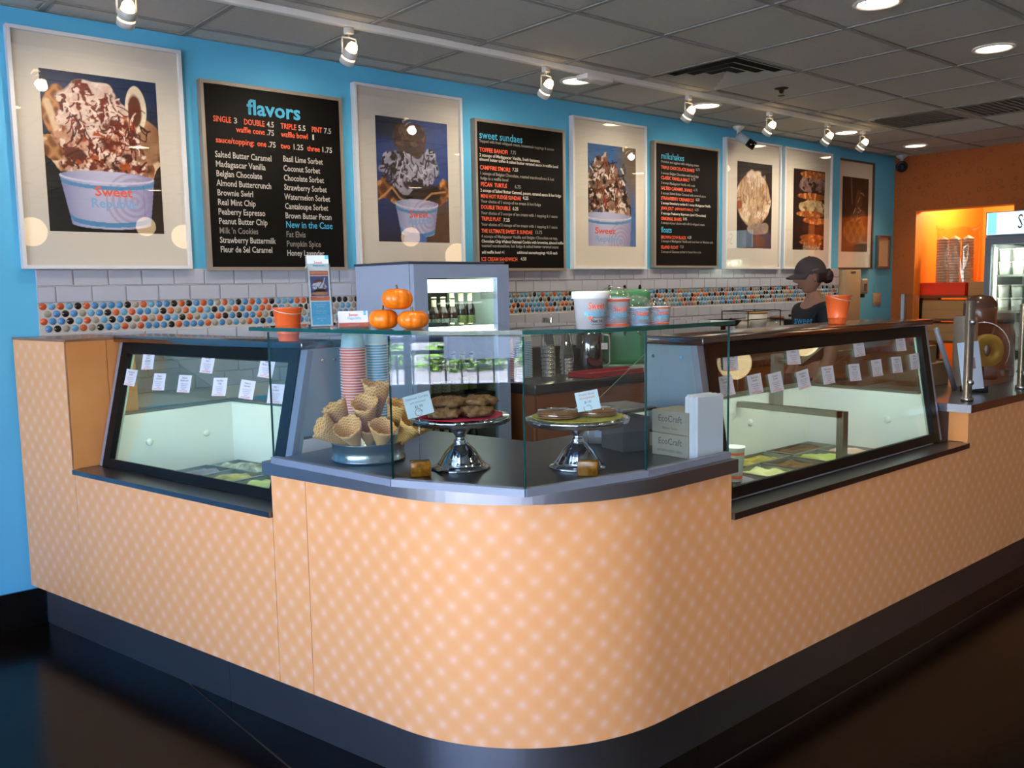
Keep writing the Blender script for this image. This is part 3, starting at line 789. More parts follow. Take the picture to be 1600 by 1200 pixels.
# ================================================================ GLASS PASTRY CASE ON THE CORNER
pc = empty('pastry_case', (1.8,-2.3,.945), label='faceted clear glass pastry case with a curved glass top on the rounded counter corner', cat='display case')
GV = [Vector(p) for p in [(1.286,-1.764),(1.371,-2.334),(1.55,-2.698),(1.96,-2.765),(2.362,-2.762)]]
ZR, ZG = .966, 1.370
for i in range(4):
    p, q = GV[i], GV[i+1]; d = (q-p).normalized(); n = Vector((-d.y, d.x)); th = .008
    def pan(z0, z1, o0, o1, e=.001):
        a_, b_ = p+d*e, q-d*e
        return [(a_+n*o0).to_tuple()+(z0,), (b_+n*o0).to_tuple()+(z0,), (b_+n*o1).to_tuple()+(z0,), (a_+n*o1).to_tuple()+(z0,),
                (a_+n*o0).to_tuple()+(z1,), (b_+n*o0).to_tuple()+(z1,), (b_+n*o1).to_tuple()+(z1,), (a_+n*o1).to_tuple()+(z1,)]
    a = MB(); a.v = pan(ZR-.004, ZG, 0, th); a.f = [[0,1,5,4],[2,3,7,6],[1,2,6,5],[3,0,4,7],[4,5,6,7],[3,2,1,0]]; a.mi = [0,0,1,1,1,1]; a.sm = [False]*6
    a.build('glass_panel', [GLASS, GEDGE], pc, world=True)
    a = MB(); a.v = pan(.9455, ZR, -.008, th+.008, 0.0); a.f = [[0,1,5,4],[2,3,7,6],[1,2,6,5],[3,0,4,7],[4,5,6,7],[3,2,1,0]]; a.mi=[0]*6; a.sm=[False]*6
    a.build('bottom_rail', ALU, pc, world=True)
# top: curved front sheet
tp = [p for _,p in path(.006, 1.675, uX(2.36), .04)]
def fil(pts, r=.03): return pts
front_ = [(p.x+.0, p.y) for p in tp]
st_ = LP(1.675,-.006)
poly = [LP(1.685,.01), LP(1.70,-.004)] + [q for q in front_[1:]]
poly = [LP(1.672,.03), LP(1.676,.008)] + front_[1:-1] + [(2.362,-2.781),(2.377,-2.766),(2.377,-2.43),(2.02,-2.38),LP(1.90,.40),LP(1.672,.36)]
a = MB(); n = len(poly); zt0, zt1 = 1.3705, 1.3825
a.v = [(x,y,zt0) for x,y in poly]+[(x,y,zt1) for x,y in poly]
a.f = [list(range(n-1,-1,-1)), list(range(n,2*n))]+[[i,(i+1)%n,n+(i+1)%n,n+i] for i in range(n)]; a.mi=[0,0]+[1]*n; a.sm=[False]*(n+2)
a.build('glass_top', [GLASS, GEDGE], pc, world=True)
ZS = zt1+.0005

# ---- logo lettering used on cups, holders and cards
def logo(M_, w_, parent, c1=ORP, c2=BLUEP):
    text('Sweet', M_ @ Matrix.Translation((0,w_*.02,0)), w_*.30, c1, parent, 'lettering', width=w_*.66, bold=.003*w_)
    text('Republic', M_ @ Matrix.Translation((-w_*.10,-w_*.22,0)), w_*.27, c2, parent, 'lettering', width=w_*.98, bold=.003*w_)
def wrap_text(s, r0, r1, h, z, a0, size, m_, parent, name='lettering', width=None):
    """lettering lying on a cup: taper from r0 (bottom) to r1 (top)"""
    cu = bpy.data.curves.new(name,'FONT'); cu.body=s; cu.size=size; cu.align_x='CENTER'; cu.resolution_u=2; cu.offset=size*.02
    o = bpy.data.objects.new('tmp',cu); me = bpy.data.meshes.new_from_object(o); bpy.data.objects.remove(o); bpy.data.curves.remove(cu)
    b = bmesh.new(); b.from_mesh(me); bmesh.ops.triangulate(b, faces=b.faces[:]); bmesh.ops.subdivide_edges(b, edges=[e for e in b.edges if e.calc_length()>size*.35], cuts=1); b.to_mesh(me); b.free()
    xs=[v.co.x for v in me.vertices]; k = width/(max(xs)-min(xs)) if width else 1
    for v in me.vertices:
        zz = z+v.co.y; r = r0+(r1-r0)*zz/h+.0006; an = a0+v.co.x*k/r
        v.co = Vector((r*math.cos(an), r*math.sin(an), zz))
    me.materials.append(m_); me.name=name
    ob = bpy.data.objects.new(name, me); COL.objects.link(ob); ob.parent=parent; return ob
def band(mb, r0, r1, h, za, zb, seg=32, e=.0004):
    f = lambda z: r0+(r1-r0)*z/h+e
    mb.lathe([(f(za),za),(f(zb),zb)], seg, caps=False)

# ---- buckets
BKT = mat('orange_plastic','#ee6a30',.35,0,.5)
def bucket(loc, label):
    t = empty('paper_bucket', loc, label=label, cat='bucket', group='small orange buckets on the counter')
    MB().lathe([(.0,.0),(.034,.0),(.035,.004),(.038,.024),(.0395,.025),(.0395,.028),(.039,.03),(.051,.112),(.0535,.113),(.0535,.118),(.050,.118),(.037,.03),(.0,.006)],32).build('bucket_body', BKT, t)
    MB().lathe([(.0515,.114),(.056,.1155),(.056,.1185),(.0515,.1195)],32).build('clear_rim', FILM, t)
    a = MB(); a.tube([(.056*math.cos(x),.056*math.sin(x),.113-.018*math.sin(x-PI)) for x in [PI+PI*i/12 for i in range(13)]],.0014,6); a.build('bail_handle', mat('wire_white','#cfcfd0',.4,.4), t)
    return t
bucket((1.485,-1.52,1.323), 'small orange bucket on the left cabinet roof behind the brochure holder')
bucket((3.47,-2.505,1.3235), 'small orange bucket on the right cabinet roof beside the worker')

# ---- brochure holder
az = math.atan2(-4.444+2.02, -1.345); 
def facing(x, y, extra=0): return math.atan2(EYE.y-y, EYE.x-x)+PI/2+extra   # rz so that local -Y looks at the camera
bh = empty('brochure_holder', (1.36,-1.99,ZS), facing(1.36,-1.99,.18), label='clear tilted holder with tall sweet shop brochures on the glass top', cat='brochure holder')
tl = R(-9)
MT = Matrix.Rotation(tl,4,'X')
a = MB(); a.box(-.036,-.001,.0,.036,.001,.20, MT @ Matrix.Translation((0,.0,0))); a.box(-.036,-.0025,.0,-.034,.030,.195,MT); a.box(.034,-.0025,.0,.036,.030,.195,MT); a.box(-.036,-.002,0,.036,.055,.003)
a.build('acrylic_holder', FILM, bh)
a = MB(); a.box(-.033,.0035,.008,.033,.028,.226,MT); a.build('brochure_stack', mat('paper_stack','#a5a2a6',.7,noise=(300,.6,'#8f8c92',(1,40,1))), bh)
Mb = WM[bh.name] @ MT @ Matrix(((1,0,0,0),(0,0,-1,.0028),(0,1,0,0),(0,0,0,1)))
def flat(parent, M_, x0, y0, x1, y1, m_, z=.0, name='print'):
    me = bpy.data.meshes.new(name); inv = WM[parent.name].inverted() @ M_
    me.from_pydata([inv @ Vector(p) for p in ((x0,y0,z),(x1,y0,z),(x1,y1,z),(x0,y1,z))], [], [(0,1,2,3)]); me.materials.append(m_)
    o = bpy.data.objects.new(name, me); COL.objects.link(o); o.parent = parent; return o
flat(bh, Mb, -.033,.008,.033,.226, mat('brochure_white','#dfeef3',.5), .0)
flat(bh, Mb, -.028,.012,.028,.083, mat('brochure_blue','#3fb0e0',.5), .0004)
flat(bh, Mb, -.029,.086,.029,.099, mat('brochure_orange','#d06a3c',.5), .0004)
flat(bh, Mb, -.027,.164,.029,.178, mat('brochure_orange'), .0004)
flat(bh, Mb, .022,.214,.033,.226, BLUEP, .0004)
logo(Mb @ Matrix.Translation((-.012,.200,.0006)), .038, bh, mat('logo_rose','#c65a72',.6))
for k,(yy,s_) in enumerate([(.0725,'Sweet Republic\nScottsdale'),(.052,'Artisan Ice\nCream Shop'),(.030,'open every\nday')]): text(s_, Mb @ Matrix.Translation((0,yy,.0008)), .0062, WHT, bh, align='CENTER')
text('AMERICA\'S FAVORITE', Mb @ Matrix.Translation((0,.1695,.0008)), .006, WHT, bh, align='CENTER', width=.05); text('SUNDAES', Mb @ Matrix.Translation((0,.0945,.0008)), .005, WHT, bh, align='CENTER')

# ---- printed pictures: painted colour grids
class Pic:
    def __init__(s, w_, h_, bg, seed):
        s.w, s.h = w_, h_; s.r = np.random.default_rng(seed)
        s.U, s.V = np.meshgrid((np.arange(w_)+.5)/w_, (np.arange(h_)+.5)/h_)
        s.A = np.zeros((h_, w_, 3)); s.A[:] = np.array(lin(bg)[:3]); s.asp = h_/w_
    def noise(s, n, m=None):
        m = m or int(n*s.asp)+1; g = s.r.random((m+2, n+2)); x = s.U*n; y = s.V*m
        x0 = x.astype(int); y0 = y.astype(int); fx = x-x0; fy = y-y0; fx = fx*fx*(3-2*fx); fy = fy*fy*(3-2*fy)
        return (g[y0,x0]*(1-fx)+g[y0,x0+1]*fx)*(1-fy)+(g[y0+1,x0]*(1-fx)+g[y0+1,x0+1]*fx)*fy
    def fbm(s, n): return .5*s.noise(n)+.3*s.noise(n*2)+.2*s.noise(n*4)
    def put(s, m, c, c2=None, t=None):
        m = np.clip(m, 0, 1)[...,None]; c = np.array(lin(c)[:3])
        if c2 is not None: c2 = np.array(lin(c2)[:3]); c = c*(1-t[...,None])+c2*t[...,None]
        s.A = s.A*(1-m)+c*m
    def ell(s, u, v, ru, rv, soft=.06, wob=0, n=6):
        d = np.sqrt(((s.U-u)/ru)**2+((s.V-v)/rv)**2)
        if wob: d = d+wob*(s.noise(n)-.5)
        return np.clip((1-d)/soft+.5, 0, 1)
    def poly(s, pts, wob=0, n=8):
        U = s.U+(wob*(s.noise(n)-.5) if wob else 0); V = s.V+(wob*(s.noise(n)-.5) if wob else 0)
        ins = np.zeros(U.shape, bool); k = len(pts)
        for i in range(k):
            (x1,y1),(x2,y2) = pts[i], pts[(i+1)%k]
            c = ((y1 > V) != (y2 > V)) & (U < (x2-x1)*(V-y1)/((y2-y1) or 1e-9)+x1); ins ^= c
        return ins.astype(float)
    def stroke(s, pts, w_, c):
        m = np.zeros(s.U.shape)
        for (a0,b0),(a1,b1) in zip(pts[:-1], pts[1:]):
            dx, dy = a1-a0, (b1-b0)*s.asp; L2 = dx*dx+dy*dy+1e-9
            t = np.clip(((s.U-a0)*dx+(s.V-b0)*s.asp*dy)/L2, 0, 1)
            d = np.sqrt((s.U-a0-t*dx)**2+((s.V-b0)*s.asp-t*dy)**2); m = np.maximum(m, np.clip((w_-d)/(w_*.5), 0, 1))
        s.put(m, c)
    def waffle(s, m, c='#c9945c', c2='#7d4d26', n=12, k=.5):
        a = np.abs(np.sin((s.U*1.2+s.V*s.asp)*n*PI/2))*np.abs(np.sin((s.U*1.2-s.V*s.asp)*n*PI/2)); t = np.clip(a*1.6, 0, 1)*.75+.25*s.noise(7)
        s.put(m, c, c2, t)
    def drizzle(s, n, u0, u1, v0, v1, c, w_=.012, ln=.12):
        for _ in range(n):
            u = s.r.uniform(u0,u1); v = s.r.uniform(v0,v1); p = [(u,v)]; a = s.r.uniform(-1.2,1.2)+PI/2
            for _ in range(4): a += s.r.uniform(-.7,.7); u += math.cos(a)*ln/3; v += math.sin(a)*ln/3/s.asp; p.append((u,v))
            s.stroke(p, w_*s.r.uniform(.6,1.4), c)
    def cup(s, ul, ur, vt, vb, tl, tr, slant=0):
        P = [(ul,vt),(ur,vt+slant),(tr,vb+slant*.5),(tl,vb)]; m = s.poly(P)
        mid=(ul+ur)/2; rw=(ur-ul)/2; rb=(tr-tl)/2
        m = np.clip(m + s.ell((tl+tr)/2, vb+slant*.3, rb, .035, .02) + s.ell(mid, vt+slant*.5, rw, .04,.02), 0, 1)
        t = np.clip(np.abs((s.U-mid)/rw),0,1); s.put(m, '#c9cbe6', '#8e92bd', t**2)
        q = np.sqrt(((s.U-(mid+rw*.55))/.16)**2+((s.V-(vt+vb)/2)*s.asp/.16)**2); s.put(m*(np.abs(np.sin(q*9))>.75)*(q<1.6)*.5, '#b08fae')
        arc = (s.V-(vt+slant*.5)-.05*np.sqrt(np.clip(1-((s.U-mid)/rw)**2,0,1)))
        s.put(m*((arc>.006)&(arc<.03)), '#5c9ccb')
        arc2 = (vb-s.V+.05*np.sqrt(np.clip(1-((s.U-(tl+tr)/2)/rb)**2,0,1))-.01); s.put(m*((arc2>.015)&(arc2<.045)), '#5c9ccb')
        ri = s.ell(mid, vt+slant*.5, rw, .042, .02)-s.ell(mid, vt+slant*.5-.008, rw*.97, .036, .02); s.put(np.clip(ri,0,1), '#d8daee')
def pic_obj(pic, name, parent, M_, w_, h_, z=0):
    ny, nx, _ = pic.A.shape
    me = bpy.data.meshes.new(name); inv = WM[parent.name].inverted() @ M_
    xs = np.linspace(0, w_, nx); ys = np.linspace(h_, 0, ny)
    X, Y = np.meshgrid(xs, ys); V = np.stack([X.ravel(), Y.ravel(), np.full(X.size, z)], 1)
    Mi = np.array(inv); V = V @ Mi[:3,:3].T + Mi[:3,3]
    idx = np.arange(nx*ny).reshape(ny, nx)
    F = np.stack([idx[1:,:-1].ravel(), idx[1:,1:].ravel(), idx[:-1,1:].ravel(), idx[:-1,:-1].ravel()], 1)
    me.vertices.add(len(V)); me.vertices.foreach_set('co', V.ravel().astype(np.float32))
    me.loops.add(F.size); me.loops.foreach_set('vertex_index', F.ravel().astype(np.int32))
    me.polygons.add(len(F)); me.polygons.foreach_set('loop_start', np.arange(0, F.size, 4, dtype=np.int32))
    me.update(calc_edges=True)
    ca = me.color_attributes.new('ink', 'FLOAT_COLOR', 'POINT')
    c4 = np.ones((nx*ny, 4), np.float32); c4[:,:3] = pic.A.reshape(-1,3); ca.data.foreach_set('color', c4.ravel())
    me.materials.append(INK); o = bpy.data.objects.new(name, me); COL.objects.link(o); o.parent = parent; return o
INK = mat('printed_ink', '#808080', .5, 0, .3)
_n = INK.node_tree; _a = _n.nodes.new('ShaderNodeAttribute'); _a.attribute_name = 'ink'; _n.links.new(_a.outputs['Color'], _n.nodes['Principled BSDF'].inputs['Base Color'])

# the brochure's little photograph
p = Pic(40,46,'#454f86',3); p.put(p.ell(.5,.32,.3,.16,.1,.3),'#6a3423'); p.put(p.ell(.5,.52,.38,.2,.1,.4),'#cdd0e2'); p.drizzle(14,.2,.8,.35,.65,'#3b2530',.02,.2); p.put(p.ell(.5,.74,.34,.13,.1,.2),'#2b1712'); p.put(p.ell(.5,.86,.48,.07,.1,.2),'#b9814a'); p.stroke([(.8,.1),(.72,.35)],.03,'#d9dbe8')
pic_obj(p, 'print', bh, Mb @ Matrix.Translation((-.027,.100,.0004)), .055, .062)

# ---- business card holder
bc = empty('card_holder', (1.42,-2.075,ZS), facing(1.42,-2.075,.12), label='low clear holder of shop business cards beside the pumpkins', cat='card holder')
MT2 = Matrix.Rotation(R(-14),4,'X')
a = MB(); a.box(-.048,-.002,0,.048,.05,.003); a.box(-.048,-.003,.0,.048,-.001,.018,MT2); a.box(-.048,.024,0,.048,.026,.045,MT2); a.box(-.050,-.003,0,-.048,.045,.035); a.box(.048,-.003,0,.050,.045,.035)
a.build('acrylic_holder', FILM, bc)
MB().box(-.044,.001,.005,.044,.022,.054,MT2).build('card_stack', mat('card_stock','#e3e6ea',.6), bc)
Mc = WM[bc.name] @ MT2 @ Matrix(((1,0,0,0),(0,0,-1,.0006),(0,1,0,.004),(0,0,0,1)))
flat(bc, Mc, -.044,.001,.044,.013, mat('card_coral','#e27362',.6), .0002); flat(bc, Mc, .031,.036,.039,.050, BLUEP, .0002)
logo(Mc @ Matrix.Translation((-.014,.033,.0004)), .042, bc, mat('logo_rose'))
text('sweetrepublic', Mc @ Matrix.Translation((0,.005,.0006)), .006, WHT, bc, align='CENTER')

# ---- pumpkins
PUM = mat('pumpkin_skin','#ee7f0e',.35,0,.5,noise=(14,.5,'#dc6a08'),coat=.15)
STEM = mat('pumpkin_stem','#6b5a2c',.8)
def pumpkin(loc, r, h, rz, tilt, label):
    t = empty('pumpkin', loc, label=label, cat='pumpkin', group='small orange pumpkins', rot=(tilt,0,rz))
    v=[]; f=[]; seg,ring=54,14; nr=9
    for i in range(ring+1):
        th = PI*i/ring
        for j in range(seg):
            ph=2*PI*j/seg; rib=1-.085*(1-abs(math.sin(nr*ph/2)))**2*(math.sin(th)**.6+.01)
            rr=r*math.sin(th)**.82*rib if 0<th<PI else 0
            dip=.16*math.exp(-(math.sin(th)/.35)**2)*(1 if i<ring/2 else .6)
            v.append((rr*math.cos(ph), rr*math.sin(ph), h/2+h/2*math.cos(th)*(1-dip*1.4)))
    for i in range(ring):
        for j in range(seg): j2=(j+1)%seg; f.append((i*seg+j,(i+1)*seg+j,(i+1)*seg+j2,i*seg+j2))
    zmin=min(q[2] for q in v)
    MB().add([(x,y,z-zmin) for x,y,z in v], f, True).build('flesh', PUM, t)
    MB().tube([(0,0,h*.82-zmin),(0,.001,h*.95-zmin),(.003,.002,h*1.12-zmin)],[.0055,.0035,.003],7).build('stem', STEM, t)
pumpkin((1.455,-2.185,ZS), .0445,.064, .4, 0, 'small ribbed orange pumpkin, left one of the bottom pair')
pumpkin((1.505,-2.265,ZS), .0465,.059, 1.3, 0, 'small squat orange pumpkin, right one of the bottom pair')
pumpkin((1.478,-2.226,ZS+.057), .0465,.067, 2.2, R(4), 'small orange pumpkin balanced on top of the two others')

# ---- paper tubs with lids on the glass top
PCUP = mat('paper_cup','#f7f9fb',.5)
RIMW = mat('cup_rim','#fafbfc',.45)
def ptub(loc, r0, r1, h, col, label, dome=0, plain=False):
    t = empty('paper_tub', loc, facing(loc[0],loc[1])-PI/2, label=label, cat='paper cup', group='paper sample cups on the glass top')
    MB().lathe([(0,.002),(r0-.002,.002),(r0,0),(r0+(r1-r0)*.97,h*.97),(r1+.002,h*.97),(r1+.0025,h),(r1-.001,h+.001),(r1-.002,h*.98),(0,h*.9)],36).build('cup_body', PCUP, t)
    if plain:
        MB().lathe([(r1+.003,h-.016),(r1+.0045,h-.015),(r1+.0045,h-.002),(r1+.003,h+.004),(r1-.002,h+.0045),(r1-.004,h+.002),(0,h+.002)],36).build('lid', RIMW, t)
    if col is not None:
        a = MB(); band(a,r0,r1,h,h*.89,h*.98); band(a,r0,r1,h,h*.04,h*.12); band(a,r0,r1,h,h*.16,h*.18); a.build('colour_band', col, t)
        a = MB()
        for rr in (.012,.017,.022): 
            n=28; fz=lambda z: r0+(r1-r0)*z/h+.0006
            for i in range(n):
                for rr2,rr3 in ((rr,rr+.0018),):
                    q=[]
                    for (rad,k) in ((rr2,i),(rr3,i),(rr3,i+1),(rr2,i+1)):
                        an=2*PI*k/n; zz=h*.5+rad*math.sin(an); 
                        A_=-.42*1+rad*math.cos(an)/r1; q.append((fz(zz)*math.cos(A_),fz(zz)*math.sin(A_),zz))
                    a.add(q,[(0,1,2,3)],False)
        a.build('ring_print', mat('ring_lilac','#9fb4d8',.6), t, recalc=False)
    sg=1
    wrap_text('Sweet', r0,r1,h, h*.56, .42-.02, r1*.52, ORP, t, width=r1*1.0)
    wrap_text('Republic', r0,r1,h, h*.36, .36, r1*.48, BLUEP, t, width=r1*1.4)
    if plain: wrap_text('Net 16', r0,r1,h, h*.19,.42,r1*.24,DKT,t); 
    if plain:
        a=MB(); 
        for zz in (h*.12,h*.32):
            n=10; a.add([((r0+(r1-r0)*z/h+.0006)*math.cos(A_),(r0+(r1-r0)*z/h+.0006)*math.sin(A_),z) for i in range(n+1) for A_ in (.05+i*.08,) for z in (zz,zz+.0012)],[(2*i,2*i+2,2*i+3,2*i+1) for i in range(n)],False)
        a.build('label_line', DKT, t, recalc=False)
        a=MB(); a.sphere((0,0,0),.0055,12,6,(.15,1,1)); o=a.build('red_dot', ORP, t); o.location=((r0+(r1-r0)*.33)*math.cos(0.0)+.0004,(r0+(r1-r0)*.33)*math.sin(0.0),h*.32)
    if dome:
        MB().lathe([(r1+.0035,h-.002),(r1+.0035,h+.003),(r1*.99,h+.004),(r1*.93,h+dome*.45),(r1*.72,h+dome*.8),(r1*.35,h+dome*.98),(0,h+dome)],36,caps=False).build('dome_lid', FILM, t)
    return t
ptub((1.757,-2.742,ZS), .0385,.0475,.097, None, 'plain white lidded pint tub with shop logo, leftmost of the four tubs', plain=True)
ptub((1.862,-2.735,ZS), .0375,.0415,.080, mat('tub_orange','#dc5f3a',.5), 'tall white tub with orange bands and a clear dome lid', dome=.034)
ptub((1.955,-2.735,ZS), .034,.0395,.052, mat('tub_blue','#7fb3dd',.5), 'low pale blue banded tub with a clear dome lid', dome=.034)
ptub((2.048,-2.735,ZS), .031,.036,.052, mat('tub_orange'), 'small orange banded tub with a clear dome lid, rightmost of the four tubs', dome=.026)

# ================================================================ INSIDE THE PASTRY CASE
ZC = .9455
# cake tin with waffle cones
tin = empty('cake_tin', (1.545,-1.930,ZC), label='round shallow silver cake tin holding the waffle cones', cat='cake tin')
MB().lathe([(0,.002),(.116,.002),(.118,0),(.121,.004),(.121,.009),(.118,.012),(.118,.058),(.122,.060),(.122,.063),(.116,.063),(.115,.012),(0,.008)],48).build('tin_body', mat('dull_tin','#a9b4b6',.25,.9), tin)
WAF = mat('waffle','#d6a45c',.6,0,.4)
def waffle_nodes():
    nt = WAF.node_tree; b = nt.nodes['Principled BSDF']; N=nt.nodes.new; L=nt.links.new
    uv=N('ShaderNodeUVMap'); uv.uv_map='UVMap'; sp=N('ShaderNodeSeparateXYZ'); L(uv.outputs[0],sp.inputs[0])
    def mth(op,a,c=None):
        n=N('ShaderNodeMath'); n.operation=op
        for i,q in enumerate((a,c)):
            if q is None: continue
            if isinstance(q,(int,float)): n.inputs[i].default_value=q
            else: L(q,n.inputs[i])
        return n.outputs[0]
    a=mth('ABSOLUTE',mth('SINE',mth('MULTIPLY',mth('ADD',sp.outputs[0],sp.outputs[1]),PI*9))); c=mth('ABSOLUTE',mth('SINE',mth('MULTIPLY',mth('SUBTRACT',sp.outputs[0],sp.outputs[1]),PI*9)))
    ridge=mth('MULTIPLY',a,c)
    mx=N('ShaderNodeMix'); mx.data_type='RGBA'; mx.inputs[6].default_value=lin('#efc77c'); mx.inputs[7].default_value=lin('#b0691f'); L(mth('MULTIPLY',ridge,.9),mx.inputs[0]); L(mx.outputs[2],b.inputs['Base Color'])
    bp=N('ShaderNodeBump'); bp.invert=True; bp.inputs['Strength'].default_value=.5; bp.inputs['Distance'].default_value=.002; L(ridge,bp.inputs['Height']); L(bp.outputs[0],b.inputs['Normal'])
waffle_nodes()
def cone(tip, d, L0, r, roll, label, seed):
    rs = random.Random(seed); d = Vector(d).normalized()
    Mq = Matrix.Translation(tip) @ rot_to(d) @ Matrix.Rotation(roll,4,'Z')
    t = empty('waffle_cone', tip, label=label, cat='waffle cone', group='waffle cones in the tin', rot=Mq.to_euler())
    seg, k = 40, 8; V=[];F=[];UV=[]
    ph=[rs.uniform(0,6) for _ in range(3)]
    for side in (0,1):
        for j in range(seg+1):
            a_=j/seg*2*PI*1.12; sp=1-.05*j/seg
            top=L0*(1+.028*math.sin(3*a_+ph[0])+.018*math.sin(8*a_+ph[1]))*(1+.05*math.cos(a_-1))
            for i in range(k+1):
                h_=i/k; z=h_*top; rr=(r*z/L0*sp-(.0035 if side else 0)); rr=max(rr,.0008)
                V.append((rr*math.cos(a_),rr*math.sin(a_),z+(.004 if side and i==0 else 0))); UV.append((a_/6.28*.9*2, h_*1.5))
    n=(seg+1)*(k+1)
    for j in range(seg):
        for i in range(k):
            q=j*(k+1)+i; F.append((q,q+k+1,q+k+2,q+1)); F.append((n+q,n+q+1,n+q+k+2,n+q+k+1))
        q=j*(k+1)+k; F.append((q,q+k+1,n+q+k+1,n+q))
    mb=MB(); mb.v=V; mb.f=[list(x) for x in F]; mb.mi=[0]*len(F); mb.sm=[True]*len(F)
    mb.build('cone_shell', WAF, t, uvs=UV, recalc=False)
cx, cy = 1.545, -1.930
vv = Vector((EYE.x-cx, EYE.y-cy, 0)).normalized(); rt = Vector((-vv.y, vv.x, 0)); rt = -rt if rt.dot(CX) < 0 else rt   # rt: towards picture right
def cpos(a_, b_, z): q = Vector((cx,cy,0))+rt*a_+vv*b_; return (q.x,q.y,z)
def cdir(a_, b_, c_): q = rt*a_+vv*b_; return (q.x,q.y,c_)
CN = [(-.050,.020,.972,-.85,.30,.72,.125,.044,'lying furthest left, patterned side out'),(-.028,.055,.965,-.30,.52,.85,.105,.045,'golden one at the front left, its mouth facing out'),
      (.035,.058,.962,.12,.50,.86,.102,.045,'pale one at the front centre, mouth facing out'),(.085,.030,.965,.50,.38,.80,.110,.044,'pale one leaning right behind the glass seam'),
      (-.050,-.020,.995,-.45,.20,.95,.125,.044,'dark edged one standing behind the leftmost cone'),(.000,.000,.995,-.06,.40,.95,.130,.044,'one in the middle of the second row'),
      (.004,.024,.962,-.04,.42,.95,.088,.038,'short one wedged between the two front cones'),(.028,-.050,1.02,.04,.28,1.0,.150,.046,'tallest one pointing up at the back'),(.066,-.012,.990,.28,.36,.95,.130,.044,'one on the right of the second row'),(.105,-.012,.975,.80,.20,.75,.115,.042,'rightmost one resting on the rim')]
for k,(a_,b_,z,da,db,dc,L0,r,lb) in enumerate(CN):
    cone(cpos(a_,b_,z+.012), cdir(da,db,dc), L0*1.12, r*1.05, k*1.3, 'waffle cone in the silver tin, '+lb, k)

# cake stands
STANDM = mat('mirror_silver','#c6ccd2',.06,1)
def cake_stand(loc, label, r=.155, hp=.158):
    t = empty('cake_stand', loc, label=label, cat='cake stand', group='silver pedestal cake stands')
    wob = lambda a_, i: 1+.02*math.cos(10*a_) if i < 4 else 1
    MB().lathe([(.088,0),(.090,.004),(.082,.010),(.074,.012),(.072,.018),(.068,.022),(.060,.034),(.046,.056),(.030,.072),(.020,.082),(.022,.087),(.016,.092),(.015,.100),(.024,.112),(.034,.124),(.044,.140),(.052,.152)],48,wob=wob).build('pedestal', STANDM, t)
    wob2 = lambda a_, i: 1+(.012*math.cos(24*a_) if i in (1,2,3,4) else 0)
    MB().lathe([(0,hp-.014),(r*.97,hp-.014),(r,hp-.004),(r*1.012,hp+.002),(r,hp+.005),(r*.975,hp+.003),(0,hp+.002)],72,wob=wob2).build('plate', STANDM, t)
    return t
cs1 = (1.665,-2.270,ZC); cs2 = (1.930,-2.515,ZC)
cake_stand(cs1, 'silver cake stand carrying oat cookies on magenta paper'); cake_stand(cs2, 'silver cake stand carrying flat wafer cookies on green paper', r=.158, hp=.150)
def paper_disc(loc, r, m_, name, label):
    n=48; a=MB(); a.lathe([(0,.0),(r,.0),(r*1.04,.0025),(r*1.03,.0035),(r,.001),(0,.001)],n,wob=lambda a_,i:1+.02*math.sin(20*a_))
    o=a.build(name, m_); o.location=loc; return tag(o,label,'paper liner')
z1_=ZC+.160+.0035; z2_=ZC+.152+.0035
paper_disc((cs1[0],cs1[1],z1_), .128, mat('magenta_paper','#c3224e',.6), 'paper_doily', 'magenta paper liner under the oat cookies')
paper_disc((cs2[0],cs2[1],z2_), .135, mat('lime_paper','#a5a63c',.6), 'paper_doily', 'yellow green paper liner under the flat wafers')
CK = mat('oat_cookie','#a07c50',.85,noise=(60,1.0,'#5e4228'),bump=(120,1.0))
def cookie(loc, r, h, seed, label, tilt=(0,0)):
    rs=random.Random(seed); ph=[rs.uniform(0,6) for _ in range(8)]
    t=MB(); seg,ring=36,10; V=[];F=[]
    for i in range(ring+1):
        th=PI*i/ring
        for j in range(seg):
            p_=2*PI*j/seg; lump=1+.10*math.sin(5*p_+ph[0])+.07*math.sin(9*p_+ph[1]*th)+.07*math.sin(17*p_+ph[2]+3*th)+.08*(rs.random()-.5)
            V.append((r*math.sin(th)**.5*math.cos(p_)*lump if 0<i<ring else 0, r*math.sin(th)**.5*math.sin(p_)*lump if 0<i<ring else 0, h/2+h/2*math.cos(th)*(1+.30*math.sin(7*p_+ph[3])*math.sin(th)**2+.9*(rs.random()-.3))))
    for i in range(ring):
        for j in range(seg): j2=(j+1)%seg; F.append((i*seg+j,(i+1)*seg+j,(i+1)*seg+j2,i*seg+j2))
    o=t.add(V,F,True).build('cookie', CK); o.location=loc; o.rotation_euler=(tilt[0],tilt[1],seed); return tag(o,label,'cookie','oat cookies on the cake stand')
def c1(a_,b_,z): q=Vector((cs1[0],cs1[1],0))+rt*a_+vv*b_; return (q.x,q.y,z)
zz=z1_+.0045
cookie(c1(-.052,.045,zz),.052,.026,1,'thick oat cookie at the front left of the magenta liner'); cookie(c1(.048,.03,zz),.055,.026,2,'oat cookie at the front right of the magenta liner')
cookie(c1(-.055,-.04,zz),.052,.026,3,'oat cookie at the back left of the magenta liner'); cookie(c1(.05,-.06,zz),.050,.026,4,'oat cookie at the back right of the magenta liner')
cookie(c1(-.035,.01,zz+.026),.055,.026,5,'upper oat cookie stacked on the left pile'); cookie(c1(.062,-.01,zz+.026),.055,.024,6,'upper oat cookie stacked on the right pile')
WF = mat('wafer_cookie','#a8703c',.55,noise=(30,.7,'#86522a'),bump=(80,.5))
